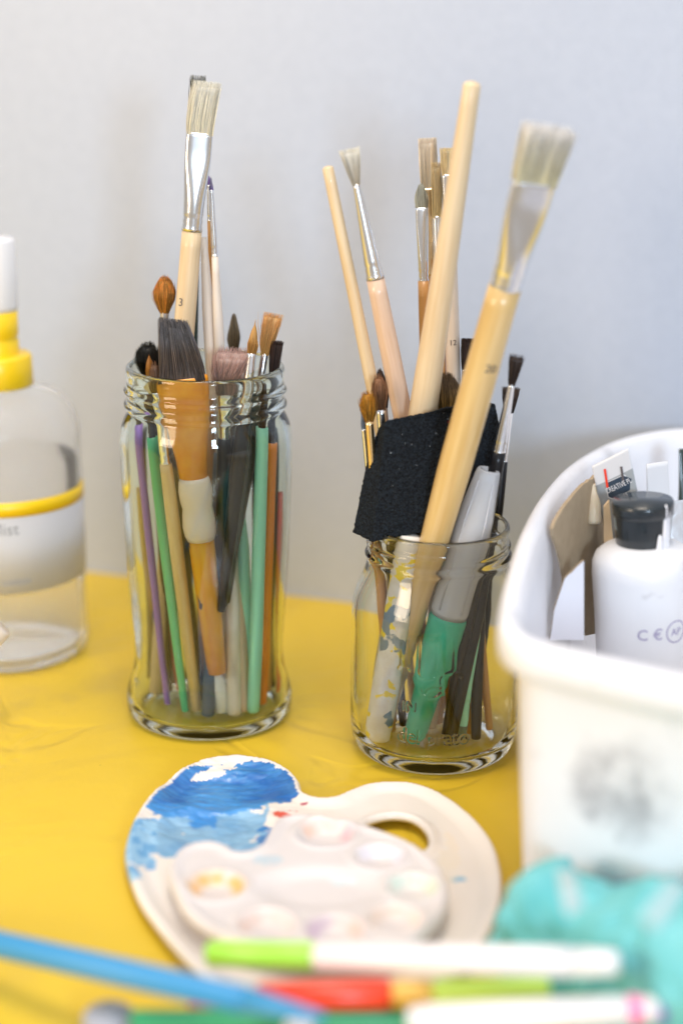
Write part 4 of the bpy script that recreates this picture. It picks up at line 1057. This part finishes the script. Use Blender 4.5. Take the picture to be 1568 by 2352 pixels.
# dribbles of white paint
def blob_strip(name, parent, pts, m):
    rings = []
    for p, r_ in pts:
        rings.append([Vector(p) + q for q in (Vector((c.x, c.y * .45, 0)) for c in circ(0, r_, n=12))])
    v_, f_ = loft(rings); return mesh_obj(name, v_, f_, m, parent)
wet = mat('wet_white_paint', (.86, .84, .86), .2, coat=.5)
for a_deg, zt, zbot, w2 in ((-52, zc1 + .0004, zc0 - .002, .0011), (-66, zc0 + .008, zc0 - .002, .0013), (-42, zc1 - .003, zc0 - .003, .0008)):
    a = RAD(a_deg); pts = []
    for k in range(9):
        f = k / 8; z = zt + (zbot - zt) * f; rr = .0127 - .0012 * f if f < .9 else .0118
        pts.append(((rr * math.cos(a), rr * math.sin(a), z), w2 * (.6 + .5 * f if k else .3)))
    blob_strip('paint_dribble', bt, pts, wet)
def Rz(z):
    for (r1, z1), (r2, z2) in zip(pr[3:], pr[4:]):
        if z1 <= z <= z2: return r1 + (r2 - r1) * (z - z1) / (z2 - z1)
    return rb
zt_ = zb(1425)
text_on_cyl('certification_mark', 'C \u20ac', .0066, Rz(zt_) + .0001, RAD(-91), zt_ - .001, M['ink_purple'], bt, taper=.02)
text_on_cyl('certification_mark', 'AP', .0044, Rz(zt_) + .0001, RAD(-58), zt_ - .0003, M['ink_purple'], bt, taper=.02)
vs = []; fs = []
for i in range(41):
    a = 2 * math.pi * i / 40
    for rr in (.0044, .0049):
        x = rr * math.cos(a); y = rr * math.sin(a); R_ = Rz(zt_) + .0002 + y * .02; ph = RAD(-58) + x / R_
        vs.append((R_ * math.cos(ph), R_ * math.sin(ph), zt_ + .0012 + y))
for i in range(40): fs.append((2 * i, 2 * i + 1, 2 * i + 3, 2 * i + 2))
mesh_obj('seal_ring', vs, fs, M['ink_purple'], bt)

# paint tubes
tube_w = mat('tube_white_label', (.70, .70, .72), .35); speckle(tube_w, 40, (.62, .60, .58), .58, seed=1)
tube_g = mat('tube_grey_label', (.36, .38, .39), .35); tube_metal = mat('tube_aluminium', (.72, .73, .76), .28, metal=1.0)
add_noise(tube_metal, 120, None, bump=.5, dist=.0008)
def tube(label, top_c, base, wid, rad, split, yaw, badge=False, shear=0.0, m0=None, m1=None):
    A = Vector(base); B = Vector(top_c); L = (B - A).length
    r = empty('paint_tube', A, label, 'paint tube', GTUB, rot=frame(A, B, yaw))
    def ring(t):
        f = sstep(.35, 1, t); rx = rad * (1 - f) + wid * f; ry = rad * (1 - f) + .0005 * f
        rg_ = circ(L * t, rx, ry, n=40, sq=1 - .4 * f)
        for q in rg_: q.z += q.x * shear * f
        return rg_
    v_, f_ = loft([ring(t / 12 * split) for t in range(1, 13)], False, False); mesh_obj('label_band', v_, f_, m1 or tube_g, r)
    v_, f_ = loft([ring(split + (1 - split) * t / 8) for t in range(9)], False, True); mesh_obj('tube_end', v_, f_, m0 or tube_w, r)
    v_, f_ = loft([circ(0, .005, n=24), circ(.006, .0055, n=24), circ(L / 12 * split, rad, n=24)]); mesh_obj('shoulder', v_, f_, M['white'], r)
    return r, L, ring
tc_ = on_y(1400, 1050, .714); tbp = x_at(1524, .728, .012)
rt, LT, RG = tube('crimped paint tube with a grey label and dark hexagonal badge behind the black cap', tc_ + Vector((0, 0, 0)), tbp, .0084, .0095, t_of_v(tbp, tc_, 1095), -.2, shear=.35)
def surf_front(x, zf):
    t = zf / LT; f = sstep(.35, 1, t); rx = .0095 * (1 - f) + .0084 * f; ry = .0095 * (1 - f) + .0005 * f
    return -ry * math.sqrt(max(0, 1 - min(1, abs(x / rx)) ** 2))
def decal(name, pts2, m, parent, lift):
    """flat pieces wrapped on the front of the tube"""
    vs = [Vector((x, surf_front(x, z) - lift, z)) for x, z in pts2[0]]
    return mesh_obj(name, vs, pts2[1], m, parent, smooth=False)
rtz = LT * t_of_v(tbp, tc_, 1113); tilt = RAD(17)
def rotp(x, y): return (x * math.cos(tilt) - y * math.sin(tilt) + .0012, rtz + x * math.sin(tilt) + y * math.cos(tilt))
hexo = [(-.0066, -.0030), (-.0042, .0034), (.0042, .0034), (.0070, .0), (.0052, -.0044), (-.0052, -.0044)]
def grid_poly(P, n=8):
    """triangulate a convex polygon finely enough to wrap"""
    c = (sum(p[0] for p in P) / len(P), sum(p[1] for p in P) / len(P)); vs = [c]; fs = []
    for k in range(1, n + 1):
        for i in range(len(P) * 4):
            j, f = divmod(i, 4); a, b2 = P[j], P[(j + 1) % len(P)]; q = (a[0] + (b2[0] - a[0]) * f / 4, a[1] + (b2[1] - a[1]) * f / 4)
            vs.append((c[0] + (q[0] - c[0]) * k / n, c[1] + (q[1] - c[1]) * k / n))
    m_ = len(P) * 4
    for i in range(m_): fs.append((0, 1 + i, 1 + (i + 1) % m_))
    for k in range(n - 1):
        for i in range(m_): a = 1 + k * m_ + i; b2 = 1 + k * m_ + (i + 1) % m_; fs.append((a, a + m_, b2 + m_, b2))
    return vs, fs
for sc_, mm, lf, nm_ in ((1.0, M['white'], .00025, 'badge_border'), (.93, mat('navy_badge', (.03, .05, .08), .4), .00040, 'badge')):
    g, f2 = grid_poly([(x * sc_, y * sc_) for x, y in hexo]); decal(nm_, ([rotp(*p) for p in g], f2), mm, rt, lf)
v3, f3 = text_mesh('CREATIVE PL', .0026)
decal('badge_lettering', ([rotp(v.x * .80, v.y * 1.3 - .0012) for v in v3], f3), M['white'], rt, .0006)
for k, (cc, x) in enumerate(((M['red_b'], -.0035), (M['ink'], .0035))):
    decal('colour_mark', ([(x - .0005, LT * .90), (x + .0005, LT * .90), (x + .0009, LT * .965), (x - .0001, LT * .965)], [(0, 1, 2, 3)]), cc, rt, .0004)
tube('white crimped paint tube right behind the black cap, near the right edge', on_y(1508, 1062, .735), x_at(1525, .735, .012), .0052, .0080, .85, .3, m1=tube_w)
tube('bare aluminium paint tube slumped at the right edge behind the bottle', on_y(1552, 1150, .735), x_at(1590, .720, .012), .0090, .0110, .9, .2, m0=tube_metal, m1=tube_metal)
tube('dark green paint tube just entering at the right edge behind the others', on_y(1576, 1030, .785), x_at(1590, .760, .012), .0040, .0070, .85, .2, m0=M['dark_green'], m1=M['dark_green'])
r_ = rod('glue_cap', 'yellowish translucent rounded cap tucked behind the kraft flap', 'cap', on_y(1364, 1204, .715), on_y(1360, 1112, .722), [('cap_body', 0, 1, .0030, .0036, mat('yellowish_plastic', (.72, .60, .44), .35, sss=.1))], GTUB)

# ---------------------------------------------------------------- spray bottle at the left
SBc = Vector((-.1712, .8430, 0))
sbt = empty('spray_bottle', SBc, 'clear spray bottle with a white label, yellow stripe and yellow collar at the left edge', 'bottle')
def zs(v): return on_y(0, v, SBc.y).z
Rb = .0402
zsh = zs(1010); zn = zs(880)
body_o = [(.0, .003), (.028, .002), (.034, .0005), (.0380, .001), (.0405, .006), (Rb, .014), (Rb, zsh), (Rb * .985, zsh + .008), (Rb * .93, zsh + .016), (Rb * .80, zsh + .0235), (Rb * .60, zn - .0035), (.0195, zn - .001), (.0160, zn + .001), (.0150, zn + .006)]
body_i = [(.0138, zn + .006), (.0145, zn), (.0180, zn - .0025), (Rb * .58, zn - .005), (Rb * .77, zsh + .0215), (Rb * .90, zsh + .0145), (Rb * .95, zsh + .007), (Rb - .0016, zsh), (Rb - .0016, .014), (.0385, .0065), (.034, .0045), (.0, .0045)]
bottle_m = mat('clear_bottle_plastic', (.98, .98, .985), .06, trans=.93, ior=1.10)
lathe('bottle_body', soften(body_o) + soften(body_i), bottle_m, sbt, n=96)
liq = mat('clear_liquid', (.98, .98, .985), .02, trans=.95, ior=1.05)
lathe('liquid', [(.0, .0052), (.034, .0055), (.0385, .0085), (Rb - .0024, .015), (Rb - .0024, zs(1050)), (.0, zs(1050) + .0001)], liq, sbt, n=96)
def band(name, z0, z1, r, m, a0=RAD(-192), a1=RAD(12), parent=sbt, wave=0):
    vs = []; fs = []; n = 60
    for i in range(n + 1):
        a = a0 + (a1 - a0) * i / n
        for rr, z in ((r, z0), (r, z1), (r + .0002, z1), (r + .0002, z0)): vs.append((rr * math.cos(a), rr * math.sin(a), z))
    for i in range(n):
        for k in range(4): fs.append((i * 4 + k, i * 4 + (k + 1) % 4, i * 4 + 4 + (k + 1) % 4, i * 4 + 4 + k))
    return mesh_obj(name, vs, fs, m, parent)
# front silhouette of the bottle is a radius nearer than its axis: rows measured on the front
def zf(v): return on_y(0, v, SBc.y - Rb).z
lab_ = mat('paper_label', (.80, .81, .85), .5)
nt_, b = nodes(lab_)
tr_ = nt_.nodes.new('ShaderNodeBsdfTranslucent'); tr_.inputs[0].default_value = (.85, .84, .82, 1); ms_ = nt_.nodes.new('ShaderNodeMixShader'); ms_.inputs[0].default_value = .5
nt_.links.new(b.outputs[0], ms_.inputs[1]); nt_.links.new(tr_.outputs[0], ms_.inputs[2])
nt_.links.new(ms_.outputs[0], [n for n in nt_.nodes if n.type == 'OUTPUT_MATERIAL'][0].inputs[0])
band('label', zf(1366), zf(1191), Rb + .0002, lab_)
M['yel'] = mat('yellow_pump', (.90, .60, .01), .3)
band('label_stripe', zf(1191), zf(1157), Rb + .0003, M['yel'])
ph0 = RAD(-80)
text_on_cyl('label_text', 'Room Mist', .0085, Rb + .0005, RAD(-95), zf(1230), M['ink_grey'], sbt)
text_on_cyl('label_text', '500', .0085, Rb + .0005, RAD(-95), zf(1280), M['ink_grey'], sbt)
text_on_cyl('label_text', 'lavender & cotton', .0052, Rb + .0005, RAD(-88), zf(1346), M['ink_grey'], sbt)
lathe('collar', [(.0, zn - .001), (.0172, zn - .001), (.0180, zn), (.0178, zs(818)), (.0168, zs(812)), (.0, zs(812))], M['yel'], sbt, n=48)
lathe('pump_neck', [(.0118, zs(815)), (.0118, zs(780)), (.0108, zs(775)), (.0118, zs(768)), (.0118, zs(712)), (.0, zs(711))], M['yel'], sbt, n=48)
lathe('pump_head', [(.0, zs(712)), (.0118, zs(712)), (.0122, zs(700)), (.0122, zs(555)), (.0112, zs(546)), (.0, zs(544))], M['white'], sbt, n=48)

# wooden dowel poking in at the far left
dA = on_y(-190, 1560, .735); dA.z = .009; dB = on_y(2, 1437, .745)
rdw = rod('wooden_dowel', 'rounded end of a pale wooden dowel poking in from the left edge', 'dowel', dA, dB, [('shaft', 0, 1, .0062, .0062, M['wood_white'])], None)

# let the lamps shine through the glass on to what stands inside
for o in bpy.data.objects:
    if o.type == 'MESH':
        if o.name.startswith('glass_body'): o.cycles.is_caustics_caster = True
        elif o.name.split('.')[0] in ('handle', 'shaft', 'ferrule', 'barrel', 'cap', 'grip', 'end_cap', 'tabletop', 'wall', 'bristles'): o.cycles.is_caustics_receiver = True
